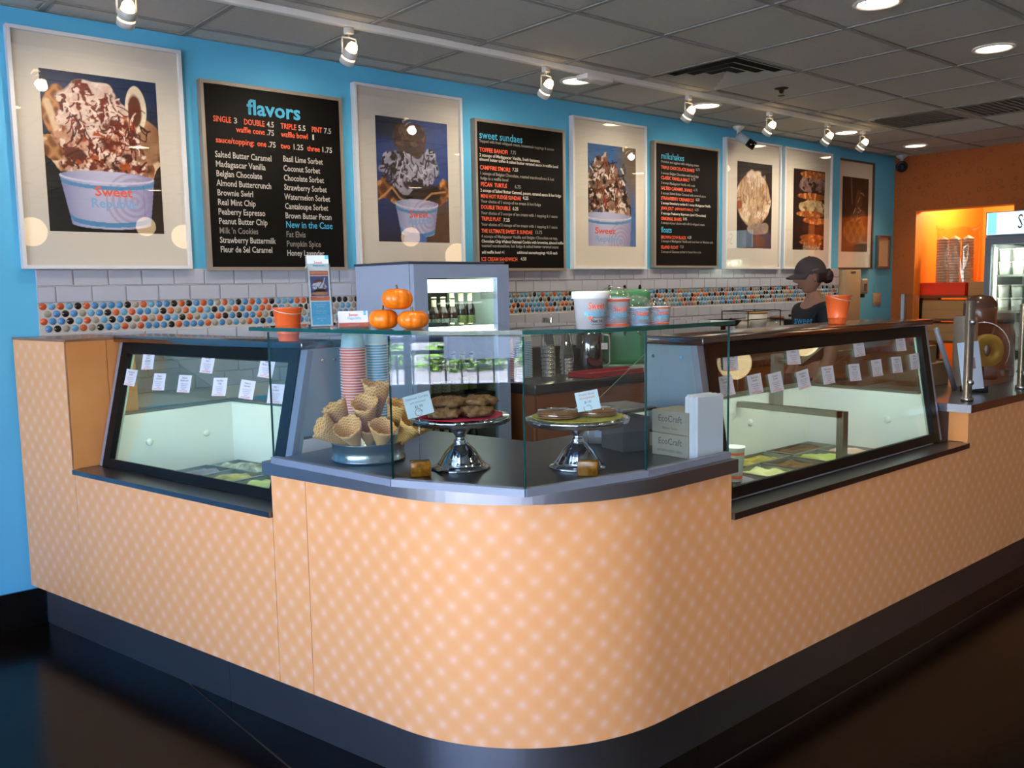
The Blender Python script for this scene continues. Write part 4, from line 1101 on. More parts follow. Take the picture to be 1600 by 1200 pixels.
def wafer(loc, label):
    t=empty('wrapped_wafer', loc, label=label, cat='cookie', group='flat wafers on the cake stand')
    for k in range(3): MB().lathe([(0,k*.006),(.060,k*.006),(.062,k*.006+.002),(.060,k*.006+.0045),(.02,k*.006+.0035),(0,k*.006+.004)],36,wob=lambda a_,i:1+.03*math.cos(8*a_)).build('wafer', WF, t)
    MB().lathe([(.064,0.0),(.066,.010),(.061,.021),(.03,.0225),(0,.0222)],30,wob=lambda a_,i:1+.02*math.sin(9*a_),caps=False).build('film_wrap', FILM, t)
def c2(a_,b_,z): q=Vector((cs2[0],cs2[1],0))+rt*a_+vv*b_; return (q.x,q.y,z)
wafer(c2(-.062,.01,z2_+.005),'stack of wrapped round wafers on the left of the green liner'); wafer(c2(.062,-.01,z2_+.005),'stack of wrapped round wafers on the right of the green liner')

# price cards in amber blocks
AMB = mat('amber_resin','#b8791c',.2,0,.5,noise=(60,.9,'#6e3d08'))
def price(loc, hz, w_, label, lines, price_, tilt, m_, rot):
    t=empty('price_card_holder', loc, facing(loc[0],loc[1],rot), label=label, cat='price card', group='price cards in the pastry case')
    MB().rbox(-.030,-.022,0,.030,.022,.044,.002,2).build('amber_block', m_, t)
    a=MB(); a.tube([(0,0,.044),(0,0,hz-.02)]+[(.0105*math.sin(x),0,hz-.0095-.0105*math.cos(x)) for x in [i*2*PI/16 for i in range(17)]],.0008,6); a.tube([(.0105*math.sin(x),-.004,hz-.0095-.0105*math.cos(x)) for x in [i*2*PI/16 for i in range(17)]],.0008,6); a.build('wire_clip', CHROME, t)
    Mq=Matrix.Translation((0,-.002,hz+.012)) @ Matrix.Rotation(R(tilt),4,'Y')
    a=MB(); a.box(-w_/2,-.0004,-w_*.42,w_/2,.0004,w_*.42,Mq); a.build('paper_card', mat('price_card_paper','#cfe3e6',.6), t)
    Mt=WM[t.name] @ Mq @ Matrix(((1,0,0,0),(0,0,-1,-.0007),(0,1,0,0),(0,0,0,1)))
    for k,(s_,sz,mm) in enumerate(lines): text(s_, Mt @ Matrix.Translation((0,w_*.24-k*w_*.15,0)), w_*sz, mm, t, align='CENTER')
    text(price_, Mt @ Matrix.Translation((0,-w_*.1,0)), w_*.14, DKT, t, align='CENTER'); text('each', Mt @ Matrix.Translation((0,-w_*.24,0)), w_*.1, mat('print_grey'), t, align='CENTER')
price((1.512,-2.270,ZC), .200,.080,'pale price card clipped in front of the oat cookies', [('Oatmeal Cookie',.13,mat('print_grey')),('with chocolate',.1,mat('print_grey'))],'$1.95',-13,AMB,.1)
price((1.868,-2.620,ZC), .208,.068,'white price card with orange heading in front of the wafers', [('Waffle Bowl',.14,ORP),('Stroopwafel',.14,ORP)],'$1.95',-11,AMB,-.1)

# stacks of paper cups standing in the case
def cup_stack(loc, n, r, h, pitch, m_body, m_rim, label, tops, grp):
    m_lip = mat('cup_lip','#e8dcd8',.5)
    t=empty('cup_stack', loc, label=label, cat='cup stack', group=grp)
    # cups stand upside down, nested; the top one shows its side
    for k in range(n):
        a=MB(); z=k*pitch; hh = h if k==n-1 else pitch*1.5
        rt_= r*.80 if k==n-1 else r*(1-.2*hh/h)
        a.lathe([(r-.001,z+.004),(rt_,z+hh)]+([(0,z+hh)] if k==n-1 else []),28,caps=False)
        a.cur=1; a.lathe([(r-.001,z+.004),(r+.0035,z+.0035),(r+.0035,z+.0008),(r-.001,z+.0003)],28,caps=False)
        o=a.build('paper_cup', [m_rim if k<n-1 else m_body, m_lip], t)
    a=MB(); z=(n-1)*pitch; a.lathe([(r*.80+.0008,z+h*.93),(r*.80+.0008,z+h+.0005)],28,caps=False); a.build('cup_base_ring', tops, t)
    MB().lathe([(r+.0024,z+.001),(r*.985+.001,z+.006)],28,caps=False).build('cup_band', tops, t)
    return t
OC = mat('cup_stack_coral','#d2603f',.5); BC = mat('cup_stack_sky','#5cb6dc',.5)
cup_stack((1.662,-1.657,ZC), 36,.044,.070,.0098, mat('cup_side_pattern','#a8cddc',.5,noise=(30,.8,'#8fb7c4')), OC, 'tall stack of coral rimmed paper cups in the pastry case', OC, 'cup stacks in the pastry case')
cup_stack((1.766,-1.645,ZC), 37,.040,.062,.0098, mat('cup_side_sky','#bfe3ee',.5,noise=(30,.6,'#9fd0e2')), BC, 'tall stack of sky blue paper cups in the pastry case', mat('cup_base_white','#d5e8ee',.5), 'cup stacks in the pastry case')

# kraft boxes, paper bags, scale, white bowl with scoops
KR = mat('kraft_card','#9f9a8c',.8)
for k,(z,lb) in enumerate([(ZC,'lower grey kraft carton with a printed brand name'),(ZC+.0745,'upper grey kraft carton with a printed brand name')]):
    t=empty('kraft_carton',(2.255,-2.535,z), 0, label=lb+' beside the paper bags', cat='carton', group='kraft cartons in the pastry case')
    MB().rbox(0,-.150,0,.135,.0,.073,.0015,1).build('carton', KR, t)
    Mt=WM[t.name] @ Matrix(((0,0,-1,-.0006),(-1,0,0,-.075),(0,1,0,0),(0,0,0,1)))
    text('EcoCraft', Mt @ Matrix.Translation((0,.038,0)), .030, mat('kraft_print','#4d4d50',.7), t, align='CENTER', width=.095)
    text('Bakery Tissue' if k else 'INTERFOLDED GRILL', Mt @ Matrix.Translation((0,.014,0)), .011, mat('kraft_print'), t, align='CENTER')
t=empty('paper_bag_stack',(2.312,-2.700,ZC), R(-8), label='upright bundle of white paper bags in the right end of the pastry case', cat='paper bags')
for k in range(9):
    x=-.056+k*.0002; a=MB(); y0=-.030+k*.0066
    a.rbox(x,y0,0,.058-k*.0006,y0+.0060,.202+.004*math.sin(k*2.1),.0016,1); a.build('paper_bag', mat('white_bag_paper','#e2e6ee',.75), t)
t=empty('kitchen_scale',(2.262,-2.405,ZC), R(80), label='grey kitchen scale with a steel tray behind the second cake stand', cat='scale')
a=MB(); a.prism([(-.075,-.05),(.075,-.05),(.06,.05),(-.06,.05)],0,.115); a.build('scale_body', mat('grey_plastic','#55565a',.45), t)
MB().lathe([(.012,.115),(.012,.135)],12).build('scale_post', BLACK, t)
a=MB(); a.rbox(-.085,-.075,.135,.085,.075,.150,.004); a.build('scale_tray', STEEL, t)
t=empty('plastic_bowl',(2.31,-2.25,ZC), 0, label='white plastic bowl with a paper label and purple scoops beneath the wafer stand', cat='bowl')
MB().lathe([(0,.002),(.062,.002),(.064,0),(.088,.070),(.092,.072),(.092,.076),(.086,.075),(.060,.006),(0,.006)],40).build('bowl_body', mat('white_plastic','#d5d8dd',.35), t)
a=MB(); a.box(-.001,-.020,.03,.001,.02,.06,Matrix.Rotation(math.atan2(EYE.y+2.25,EYE.x-2.31),4,'Z') @ Matrix.Translation((.0795,0,0)) @ Matrix.Rotation(R(15),4,'Y')); a.build('paper_label', mat('label_white','#b9c4dd',.6), t)
t=empty('purple_scoop',(2.225,-2.33,1.025), label='purple slotted plastic scoop hanging over the white bowl', cat='scoop')
a=MB(); a.sphere((0,0,0),.022,16,8,(.35,1,1.1)); a.tube([(0,-.015,.015),(.03,-.045,.045),(.05,-.075,.068)],.004,8); a.build('scoop', mat('plum_plastic','#6d1440',.35), t)
for dz in (-.005,.006):
    flat(t, WM[t.name] @ Matrix(((0,0,-1,-.0083),(-1,0,0,0),(0,1,0,dz),(0,0,0,1))) , -.012,-.0013,.012,.0013, WHT, name='slot_mark')

t=empty('paper_cup',(3.00,-2.335,.7075),facing(3.00,-2.335)-PI/2,label='white paper cup with an orange band standing among the tubs of the right cabinet',cat='paper cup')
MB().lathe([(0,.001),(.030,.0),(.040,.135),(.042,.136),(.042,.140),(.038,.139),(.028,.01),(0,.01)],28).build('cup_body',PCUP,t)
a=MB(); band(a,.030,.040,.135,.108,.118); band(a,.030,.040,.135,.012,.024); a.build('colour_band',ORP,t)

# ================================================================ PICTURES AND MENU BOARDS
FRW = mat('white_picture_frame','#d6d8dc',.35); MATB = mat('mat_board','#cdc7bb',.8); FRB = mat('brown_picture_frame','#3b2418',.4)
def poster(x0, x1, z0, z1, pu, pic, label, yb=0.0, frm=FRW, cuptext=None):
    pic.A = pic.A**1.12*.80
    t=empty('framed_photo',((x0+x1)/2,yb,z0),label=label,cat='picture',group='large framed dessert photographs')
    a=MB(); w_=.016; d=.042
    a.box(x0,yb-d,z0,x0+w_,yb-.001,z1); a.box(x1-w_,yb-d,z0,x1,yb-.001,z1); a.box(x0+w_,yb-d,z0,x1-w_,yb-.001,z0+w_); a.box(x0+w_,yb-d,z1-w_,x1-w_,yb-.001,z1); a.build('frame',frm,t,world=True)
    a=MB(); a.box(x0+w_,yb-.024,z0+w_,x1-w_,yb-.010,z1-w_); a.build('mat_board',MATB,t,world=True)
    px0,px1,pz0,pz1=pu
    pic_obj(pic,'print',t,wall_M(px0,pz0,yb-.0246),px1-px0,pz1-pz0)
    if cuptext:
        for (s_,u,v,w__,mm,sh) in cuptext:
            text(s_, wall_M(px0+u*(px1-px0),pz1-v*(pz1-pz0),yb-.0252) @ Matrix.Rotation(sh,4,'Z'), .06, mm, t, align='CENTER', width=w__*(px1-px0), bold=.0012)
    a=MB(); a.box(x0+w_,yb-.0335,z0+w_,x1-w_,yb-.0315,z1-w_); a.build('cover_glass',PGLASS,t,world=True)
    return t
BR=['#6b2a14','#7c3418','#3c1a10']
# 1 ------- big bowl sundae
def blot(P, m, n, thr, c, c2=None, soft=9):
    f=P.fbm(n); P.put(m*np.clip((f-thr)*soft,0,1), c, c2, P.fbm(n+5) if c2 else None)
def shade(P, k=.5, n=14): P.A *= (1-k/2+k*P.fbm(n))[...,None]
P=Pic(170,236,'#18203a',21); P.put(np.clip(1.1-P.V*1.3,0,1)*.6,'#27406a'); P.put(P.ell(.1,.85,.5,.4,.8),'#12141c'); P.put(P.ell(.95,.85,.3,.5,.8),'#33241f')
P.waffle(P.ell(.13,.25,.12,.17,.08,.2),'#d49a60','#7c431f',14); P.waffle(P.ell(.28,.19,.13,.09,.08,.2),'#c98a4e','#6d3a1a',12); P.stroke([(.05,.2),(.1,.33),(.17,.5)],.04,'#e3c9a8')
bowl=P.poly([(.0,.42),(.15,.40),(.9,.38),(1.0,.36),(1.0,.55),(.9,.64),(.5,.68),(.14,.63),(.0,.52)],.05); P.waffle(bowl,'#d3a06a','#7a4620',n=10)
blot(P,bowl,10,.55,'#e9cdae'); blot(P,bowl,8,.6,'#6a3218')
m1=P.ell(.5,.43,.41,.22,.06,.5,7); P.put(m1,'#e2c4ae','#b98464',P.fbm(9)); 
m2=P.ell(.42,.23,.27,.18,.08,.55,9); P.put(m2,'#f4e7de','#c9a596',P.fbm(12))
m3=P.ell(.86,.40,.14,.16,.1,.4); P.put(m3,'#cba17a','#7a4a2e',P.fbm(8)); P.put(P.ell(.80,.19,.095,.145,.05,.08),'#ecdfc8'); P.put(P.ell(.79,.22,.065,.11,.2,.6),'#6e3a22')
al=np.clip(m1+m2,0,1); blot(P,al,13,.52,'#8c3218','#5a1d0e',14); blot(P,al,20,.56,'#f6ece4','#e4c8b4',14); blot(P,m1,9,.60,'#c46a2a','#8a3c14',12)
P.drizzle(60,.2,.78,.10,.48,'#7d2413',.007,.09); P.drizzle(34,.15,.85,.12,.5,'#f1e2d8',.006,.06); P.drizzle(26,.2,.9,.25,.56,'#4a1a0c',.009,.07)
blot(P,P.ell(.28,.53,.12,.07,.4,1.4,14),11,.42,'#4b2317','#7a3a20',10); blot(P,P.ell(.72,.585,.13,.07,.4,1.4,14),11,.42,'#3a1a12','#6a3420',10); blot(P,P.ell(.60,.38,.10,.12,.5,1.4,14),11,.45,'#5a2010','#8a3a1c',10); shade(P,.5,16)
P.cup(.11,.93,.64,.94,.19,.88,.01)
SG=mat('sweet_red','#d8553c',.6); RB=mat('republic_blue','#7aa6d2',.6)
poster(.985,1.738,1.615,2.656,(1.107,1.614,1.783,2.491),P,'framed photo of a sauce-topped sundae in a waffle bowl, leftmost on the blue wall',cuptext=[('Sweet',.56,.765,.33,SG,0),('Republic',.56,.84,.40,RB,0)])
# 2 ------- brownie tower
P=Pic(124,172,'#33508f',22); P.put(np.clip(P.V*1.6-.75,0,1),'#2b211f'); P.put(P.ell(.15,.06,.3,.12,.8),'#1c2746'); P.put(P.ell(.9,.9,.35,.25,.9),'#6d5544')
bw=P.poly([(.0,.50),(.10,.46),(.2,.55),(.8,.53),(.92,.46),(1.,.5),(1.,.62),(.85,.68),(.5,.7),(.2,.68),(.0,.64)],.05); P.waffle(bw,'#b0743f','#4e2613',10); blot(P,bw,9,.55,'#d9a468')
P.put(P.ell(.5,.60,.37,.10,.1,.3),'#1a0f0d'); m=P.ell(.47,.40,.36,.19,.06,.6,8); P.put(m,'#d5d0de','#8d88a2',P.fbm(10)); mb=P.ell(.47,.17,.25,.13,.06,.5,7); P.put(mb,'#6a4030','#2c1a14',P.fbm(12)); blot(P,mb,14,.55,'#9c7458','#5d3a28'); blot(P,m,13,.52,'#2a1a22','#1a1016',14); P.drizzle(40,.15,.8,.26,.50,'#241620',.010,.09); P.drizzle(24,.2,.78,.26,.5,'#dcd8e6',.009,.06); blot(P,P.ell(.5,.56,.4,.06),9,.5,'#3a2018')
P.stroke([(.02,.66),(.1,.62),(.2,.56),(.3,.64),(.45,.69),(.62,.66),(.75,.59),(.95,.57)],.014,'#cf9a68'); shade(P,.45,14)
P.cup(.24,.84,.70,.93,.31,.78,-.03); P.put(P.ell(.5,.98,.16,.06,.1),'#5f83c4')
poster(2.694,3.445,1.615,2.638,(2.834,3.339,1.771,2.476),P,'framed photo of a brownie-topped cream sundae, second large picture from the left',cuptext=[('Sweet',.56,.795,.27,SG,R(2)),('Republic',.58,.85,.34,RB,R(3))])
# 3 ------- pecan sundae
P=Pic(100,140,'#3f6ea3',23); P.put(P.ell(.95,.1,.3,.4,.9),'#7c6a5c'); P.put(np.clip(P.V-.5,0,1),'#6c8fc0')
m=P.poly([(.0,.22),(.2,.15),(.36,.05),(.46,.18),(.60,.22),(.75,.34),(.86,.5),(.85,.68),(.0,.68)],.12,10); P.put(m,'#c9aa93','#4e281c',P.fbm(9)**.8); blot(P,m,12,.50,'#2b1510','#160b08',16); blot(P,m,14,.57,'#efe4dc','#cdb09c',16); blot(P,m,10,.62,'#8a4a28')
P.drizzle(40,.0,.8,.12,.66,'#27130f',.012,.12); P.drizzle(20,.1,.7,.2,.6,'#8a4a28',.014,.06); P.drizzle(14,.0,.8,.2,.65,'#f0e6e0',.014,.06); P.stroke([(.33,.52),(.36,.6)],.025,'#b0482a'); shade(P,.4,14)
P.cup(-.12,.9,.70,1.2,-.05,.85,0)
poster(4.388,5.146,1.613,2.642,(4.546,5.042,1.774,2.475),P,'framed photo of a pecan and fudge sundae, third large picture from the left',cuptext=[('Sweet',.34,.875,.42,SG,0),('Republic',.40,.955,.52,RB,0)])
# 4 ------- drizzled shake top
P=Pic(90,126,'#221a18',24); m=P.ell(.48,.43,.47,.31,.05,.12); P.put(m,'#dcc5a6','#a98560',P.fbm(6)); P.put(P.ell(.5,.17,.26,.09,.2,.6,10),'#e6d8c6','#bfa48a',P.fbm(9)); blot(P,m,7,.55,'#e8d8c2'); blot(P,m,5,.62,'#9a7250',None,5)
for k in range(12):
    x=.12+.065*k; P.stroke([(x,.15+.012*k%.04),(x+.03*math.sin(k*1.7),.27),(x-.04*math.cos(k),.38+.05*math.cos(k*2)),(x+.02,.46+.08*math.sin(k*3))],.0065,'#6b3216')
P.drizzle(22,.1,.88,.3,.6,'#7a3e1c',.006,.10); P.put(P.ell(.07,.50,.08,.05,.2,.3),'#a05a3c'); P.put(P.ell(.62,.9,.42,.14,.3,.3),'#5a4a5e'); P.put(P.ell(.62,.92,.2,.09,.3,.5),'#7b5547'); P.put(P.ell(.62,.76,.28,.07,.2,.6),'#bfb0a4','#8c7468',P.fbm(9)); shade(P,.5,10)
poster(6.115,6.905,1.612,2.660,(6.285,6.785,1.785,2.487),P,'framed photo of a caramel drizzled shake, between the milkshake board and the cookie tower')
# 5 ------- ice cream sandwich tower
P=Pic(90,126,'#1b1415',25)
for (v,c,c2) in ((.17,'#5a4145','#a58a86'),(.47,'#d6c8a4','#a08258'),(.70,'#5a3524','#35201a'),(.97,'#d6c9b8','#8b6a55')):
    m=P.ell(.63,v,.42 if v<.6 else .30,.12,.06,.35,9); P.put(m,c,c2,np.clip(P.fbm(11)*1.6-.3,0,1)); blot(P,m,12,.58,'#2c1a18' if v!=.47 else '#8a6a44',None,12)
for (v,u,ru) in ((.06,.62,.42),(.33,.58,.46),(.55,.55,.42),(.63,.68,.38),(.84,.62,.38),(.90,.60,.38)): m=P.ell(u,v,ru,.042,.08,.2); P.put(m,'#bf7138','#7a3d1c',P.fbm(14)); blot(P,m,16,.56,'#e0a060',None,8)
shade(P,.5,12)
poster(6.958,7.742,1.612,2.657,(7.118,7.634,1.783,2.488),P,'framed photo of a tower of ice cream sandwiches above the worker')
# 6 ------- dark sundae behind a brown frame
P=Pic(80,112,'#191213',26); P.stroke([(.33,.02),(.38,.35)],.02,'#8c867c'); P.put(P.ell(.62,.30,.14,.14,.1,.5),'#7a4c38','#4a2c22',P.fbm(7)); P.put(P.ell(.6,.52,.28,.12,.1,.5),'#7c6252','#3d2a26',P.fbm(8)); P.waffle(P.ell(.5,.72,.45,.16,.1,.2),'#8b6f48','#54401f',7); P.drizzle(10,.4,.8,.2,.6,'#c0a48a',.01,.1)
poster(7.952,8.64,1.612,2.648,(8.055,8.553,1.78,2.488),P,'brown framed photo of a dark sundae, last large picture by the orange wall',yb=.06,frm=FRB)
# small certificate
t=empty('framed_certificate',(8.88,.06,1.62),label='small framed certificate between the last photo and the orange wall',cat='certificate')
a=MB(); x0,x1,z0,z1=8.76,9.03,1.62,1.95
a.box(x0,.03,z0,x0+.022,.0595,z1); a.box(x1-.022,.03,z0,x1,.0595,z1); a.box(x0+.022,.03,z0,x1-.022,.0595,z0+.02); a.box(x0+.022,.03,z1-.02,x1-.022,.0595,z1); a.build('frame',mat('pewter_frame','#8f8a86',.25,.8),t,world=True)
MB().box(x0+.02,.048,z0+.02,x1-.02,.055,z1-.02).build('certificate_sheet',mat('tan_sheet','#c9ab84',.7),t,world=True)

BRDF=mat('board_frame','#8f8378',.45,.2); BRD=mat('black_menu_board','#090706',.6,0,.15)
def board(x0,x1,z0,z1,label):
    t=empty('menu_board',((x0+x1)/2,0,z0),label=label,cat='menu board')
    a=MB(); w_=.017; a.box(x0,-.045,z0,x0+w_,-.001,z1); a.box(x1-w_,-.045,z0,x1,-.001,z1); a.box(x0+w_,-.045,z0,x1-w_,-.001,z0+w_); a.box(x0+w_,-.045,z1-w_,x1-w_,-.001,z1); a.build('frame',BRDF,t,world=True)
    MB().box(x0+w_,-.038,z0+w_,x1-w_,-.01,z1-w_).build('panel',BRD,t,world=True)
    return t
CH=mat('chalk_white','#b5b2aa',.7); CO=mat('chalk_orange','#dc5a3a',.7); CB=mat('chalk_blue','#3d9dc2',.7); CG_=mat('chalk_grey','#7c7973',.7)
def put(t,s,x0,z,x1,size,m_,bold=.0006): text(s, wall_M(x0,z,-.0385), size, m_, t, width=(x1-x0) if x1 else None, bold=bold)
b1=board(1.822,2.611,1.607,2.538,'black flavors menu board with two columns of names, left of the brownie photo')
def wx(px,py): return on_y(px,py,-.038)
def putp(t,s,px0,px1,py,size,m_,bold=.0006):
    a_=wx(px0,py); b_=wx(px1,py); put(t,s,a_.x,a_.z,b_.x,size,m_,bold)
putp(b1,'flavors',386.5,469.5,178,.105,CB,.0025)
zr=[wx(333,189).z,wx(369,207).z,wx(337,222).z]
def seg(t,s,px0,px1,z,size,m_):
    # horizontal position from the photograph column, height from the row
    x0=(wx(px0,190)+ (wx(px0,400)-wx(px0,190))*((z-wx(px0,190).z)/(wx(px0,400).z-wx(px0,190).z))).x
    x1=(wx(px1,190)+ (wx(px1,400)-wx(px1,190))*((z-wx(px1,190).z)/(wx(px1,400).z-wx(px1,190).z))).x
    put(t,s,x0,z,x1,size,m_)
for s,a_,b_,mm in (('SINGLE',333,361,CO),('3',365,370,CH),('DOUBLE',381,413,CO),('4.5',417,428,CH),('TRIPLE',438.5,463,CO),('5.5',466,477,CH),('PINT',487,503,CO),('7.5',506,517,CH)): seg(b1,s,a_,b_,zr[0],.040,mm)
for s,a_,b_,mm in (('waffle cone',369,414,CO),('.75',416.5,428,CH),('waffle bowl',439,481,CO),('1',484.5,487,CH)): seg(b1,s,a_,b_,zr[1]+.003,.040,mm)
for s,a_,b_,mm in (('sauce/topping:',337,397,CO),('one',402,416,CO),('.75',419,430.5,CH),('two',439,453.5,CO),('1.25',457,472,CH),('three',480,500,CO),('1.75',502,517,CH)): seg(b1,s,a_,b_,zr[2],.040,mm)
c1_=[('Salted Butter Caramel',424),('Madagascar Vanilla',414.5),('Belgian Chocolate',409),('Almond Buttercrunch',424),('Brownie Swirl',395),('Real Mint Chip',399),('Peaberry Espresso',414),('Peanut Butter Chip',417.5),("Milk 'n Cookies",403),('Strawberry Buttermilk',431),('Fleur de Sel Caramel',425)]
for k,(s,b_) in enumerate(c1_): seg(b1,s,336+.85*k,b_,wx(336,245).z-k*(wx(336,245).z-wx(344,394).z)/10,.043,CH if k!=8 else CG_)
c2_=[('Basil Lime Sorbet',504,CH),('Coconut Sorbet',500,CH),('Chocolate Sorbet',506,CH),('Strawberry Sorbet',510.5,CH),('Watermelon Sorbet',516,CH),('Cantaloupe Sorbet',512.5,CH),('Brown Butter Pecan',517.5,CH),('New in the Case',519,CB),('Fat Elvis',477,CG_),('Pumpkin Spice',501,CG_),('Honey Lavender',506.5,CH)]
for k,(s,b_,mm) in enumerate(c2_): seg(b1,s,442+.65*k,b_,wx(442,252).z-k*(wx(442,252).z-wx(449,399.5).z)/10,.043 if k!=7 else .05,mm)
b2=board(3.537,4.308,1.602,2.532,'black sweet sundaes menu board behind the drinks cooler')
def col5(t,rows,px0,off,sc,x_of,y_of):
    for (y,s,x1,size,mm,xs) in rows:
        py=y_of+y/sc; a_=wx(x_of+xs/sc,py); b_=wx(x_of+x1/sc,py+ (x1-xs)/sc*.03)
        put(t,s,a_.x,a_.z,b_.x,size,mm,.0007)
rows=[(238,'sweet sundaes',368,.065,CB,80),(265,'Topped with fresh whipped cream, housemade toppings & sauces',580,.024,CG_,80),
(328,'TOFFEE BANOFI',270,.036,CO,82),(345,'7.75',326,.030,CG_,290),(360,'2 scoops of Madagascar Vanilla, fresh bananas,',488,.027,CH,82),(388,'almond butter toffee & salted butter caramel sauce in waffle bowl',608,.026,CH,82),
(447,'CAMPFIRE S\'MORE',288,.036,CO,84),(460,'7.25',340,.030,CH,302),(482,'1 scoops of Belgian Chocolate, roasted marshmallows & hot',578,.027,CG_,85),(515,'fudge in a waffle bowl',275,.027,CG_,88),
(560,'PECAN  TURTLE',265,.036,CO,90),(575,'6.75',358,.030,CG_,318),(597,'2 scoops of Salted Butter Caramel, pecans, caramel sauce & hot fudge',628,.027,CH,88),
(638,'MINI HOT FUDGE SUNDAE',358,.034,CO,90),(650,'4.25',410,.030,CH,372),(670,'Your choice of 1 scoop of ice cream & hot fudge',494,.026,CG_,92),
(712,'DOUBLE TROUBLE',288,.034,CO,92),(722,'6.25',342,.030,CH,304),(748,'Your choice of 2 scoops of ice cream with 1 topping & 1 sauce',606,.026,CG_,92),
(790,'TRIPLE PLAY',227,.034,CO,94),(798,'7.25',284,.030,CH,242),(825,'Your choice of 3 scoops of ice cream with 1 topping & 1 sauce',606,.026,CG_,94),
(872,'THE ULTIMATE SWEET R SUNDAE',437,.034,CO,95),(880,'13.75',498,.030,CG_,452),(905,'4 scoops of Madagascar Vanilla and Belgian Chocolate on top,',606,.026,CG_,96),(938,'Chocolate Chip Walnut Oatmeal Cookie with brownies, almond toffee',648,.026,CH,96),(968,'toasted marshmallow, hot fudge & salted butter caramel sauce',612,.026,CG_,97),
(1012,'add waffle bowl +1',248,.026,CH,98),(1014,'additional sauces/toppings +0.50 each',604,.026,CH,334),(1062,'ICE CREAM SANDWICH',334,.034,CO,95),(1058,'4.50',396,.030,CH,358)]
# rows slope in the photograph: measure each from its own left end
col5(b2,rows,0,0,4.287,730,160)
b3=board(5.228,6.015,1.622,2.552,'black milkshakes and floats menu board left of the caramel shake photo')
rows=[(312,'milkshakes',316,.065,CB,152),(340,'Premium and eggless with whipping cream',424,.024,CG_,152),
(385,'TRIPLE CHOCOLATE SHAKE',392,.034,CO,152),(400,'6.75',430,.028,CG_,402),(423,'3 scoops Belgian Chocolate with hot fudge',422,.025,CG_,152),
(460,'CLASSIC VANILLA MALT',358,.034,CO,152),(470,'6.75',398,.028,CG_,368),(494,'3 scoops Madagascar Vanilla with malt',396,.025,CG_,152),
(535,'SALTED CARAMEL SHAKE',376,.034,CO,152),(548,'6.75',414,.028,CG_,386),(568,'3 scoops Salted Butter Caramel with caramel sauce',474,.025,CG_,152),
(608,'STRAWBERRY CREAMSICLE',388,.034,CO,152),(618,'6.25',428,.028,CH,402),(640,'2 scoops Strawberry sorbet & 1 scoop Madagascar Vanilla',508,.025,CH,152),
(680,'JAVA JOLT',244,.034,CO,152),(684,'(AFFOGATO MALT)',382,.026,CO,252),(690,'6.25',422,.028,CG_,394),(714,'3 scoops Peaberry Espresso (and Chocolate)',474,.025,CH,152),
(755,'ORIGINAL SHAKE',300,.034,CO,152),(757,'5.95',338,.028,CH,310),(783,'3 scoops of your choice with milk & whipped cream',464,.025,CG_,152),
(845,'floats',228,.060,CB,152),(890,'BROWN COW BLACK',332,.034,CO,152),(890,'6.25',370,.028,CH,342),(915,'2 scoops of Madagascar Vanilla and root beer or Mexican cola',526,.025,CG_,152),
(962,'ISLAND FLOAT',276,.034,CO,152),(958,'7.25',314,.028,CG_,286),(992,'2 scoops of Coconut sorbet in house lime soda',440,.025,CG_,152)]
col5(b3,rows,0,0,4.617,1000,180)

# ================================================================ CEILING FITTINGS
LENS=emit_mat('downlight_lens','#ffe9c4',14)
def downlight(x,y,e,label):
    t=empty('recessed_downlight',(x,y,H),label=label,cat='ceiling light',group='round recessed downlights')
    MB().lathe([(.105,-.001),(.108,-.006),(.092,-.010),(.086,-.004)],36,caps=False).build('trim_ring',WHITE,t)
    MB().lathe([(0,-.0035),(.084,-.0035)],36,caps=False).build('lens',LENS,t,recalc=False)
    l=light('downlight_lamp','SPOT',(x,y,H-.03),e,(1,.80,.55),target=(x,y,0),parent=t,spot_size=R(115),spot_blend=.9,shadow_soft_size=.07)
    l.rotation_euler=(0,0,0)
DLW=26
for x,y,lb in ((4.0,-.47,'nearest the track feed, above the milk mixer'),(5.28,-.47,'beside the third visible track head'),(7.19,-.47,'beside the last but one track head'),(8.44,-.47,'by the orange wall corner'),(4.0,-2.37,'at the top edge above the right cabinet'),(5.28,-2.37,'above the far right worktop')):
    downlight(x,y,DLW,'round glowing recessed downlight '+lb)
for k,(x,y) in enumerate(((1.48,-2.37),(2.74,-2.37),(1.48,-3.60),(2.74,-3.60),(.2,-3.6),(7.8,-2.4),(6.5,-4.9),(4.0,-4.9),(1.48,-4.9),(4.0,-6.8),(1.0,-6.8),(6.8,-6.8))):  # unseen; some read off picture-glass reflections, the rest added for light
    downlight(x,y,DLW*(.6 if y<-3 else .8),'%s recessed downlight of those out of frame over the customer side' % (nth+['eleventh','twelfth'])[k])
TR_Y=-.705
t=empty('lighting_track',(4.2,TR_Y,H),label='long white ceiling light track running parallel to the picture wall',cat='light track')
MB().rbox(-.2,TR_Y-.018,H-.033,7.12,TR_Y+.018,H-.0035,.003).build('rail',WHITE,t,world=True)
MB().rbox(3.80,TR_Y-.045,H-.062,4.02,TR_Y+.045,H-.034,.003).build('power_feed',WHITE,t,world=True)
HEADM=mat('track_head_white','#cfcfcb',.35)
GLOW=emit_mat('halogen_glow','#ffd79a',7)
heads=[(1.27,.05),(2.27,.0),(3.52,.0),(4.78,-.0),(5.70,.0),(6.48,-.0),(7.02,.0)]
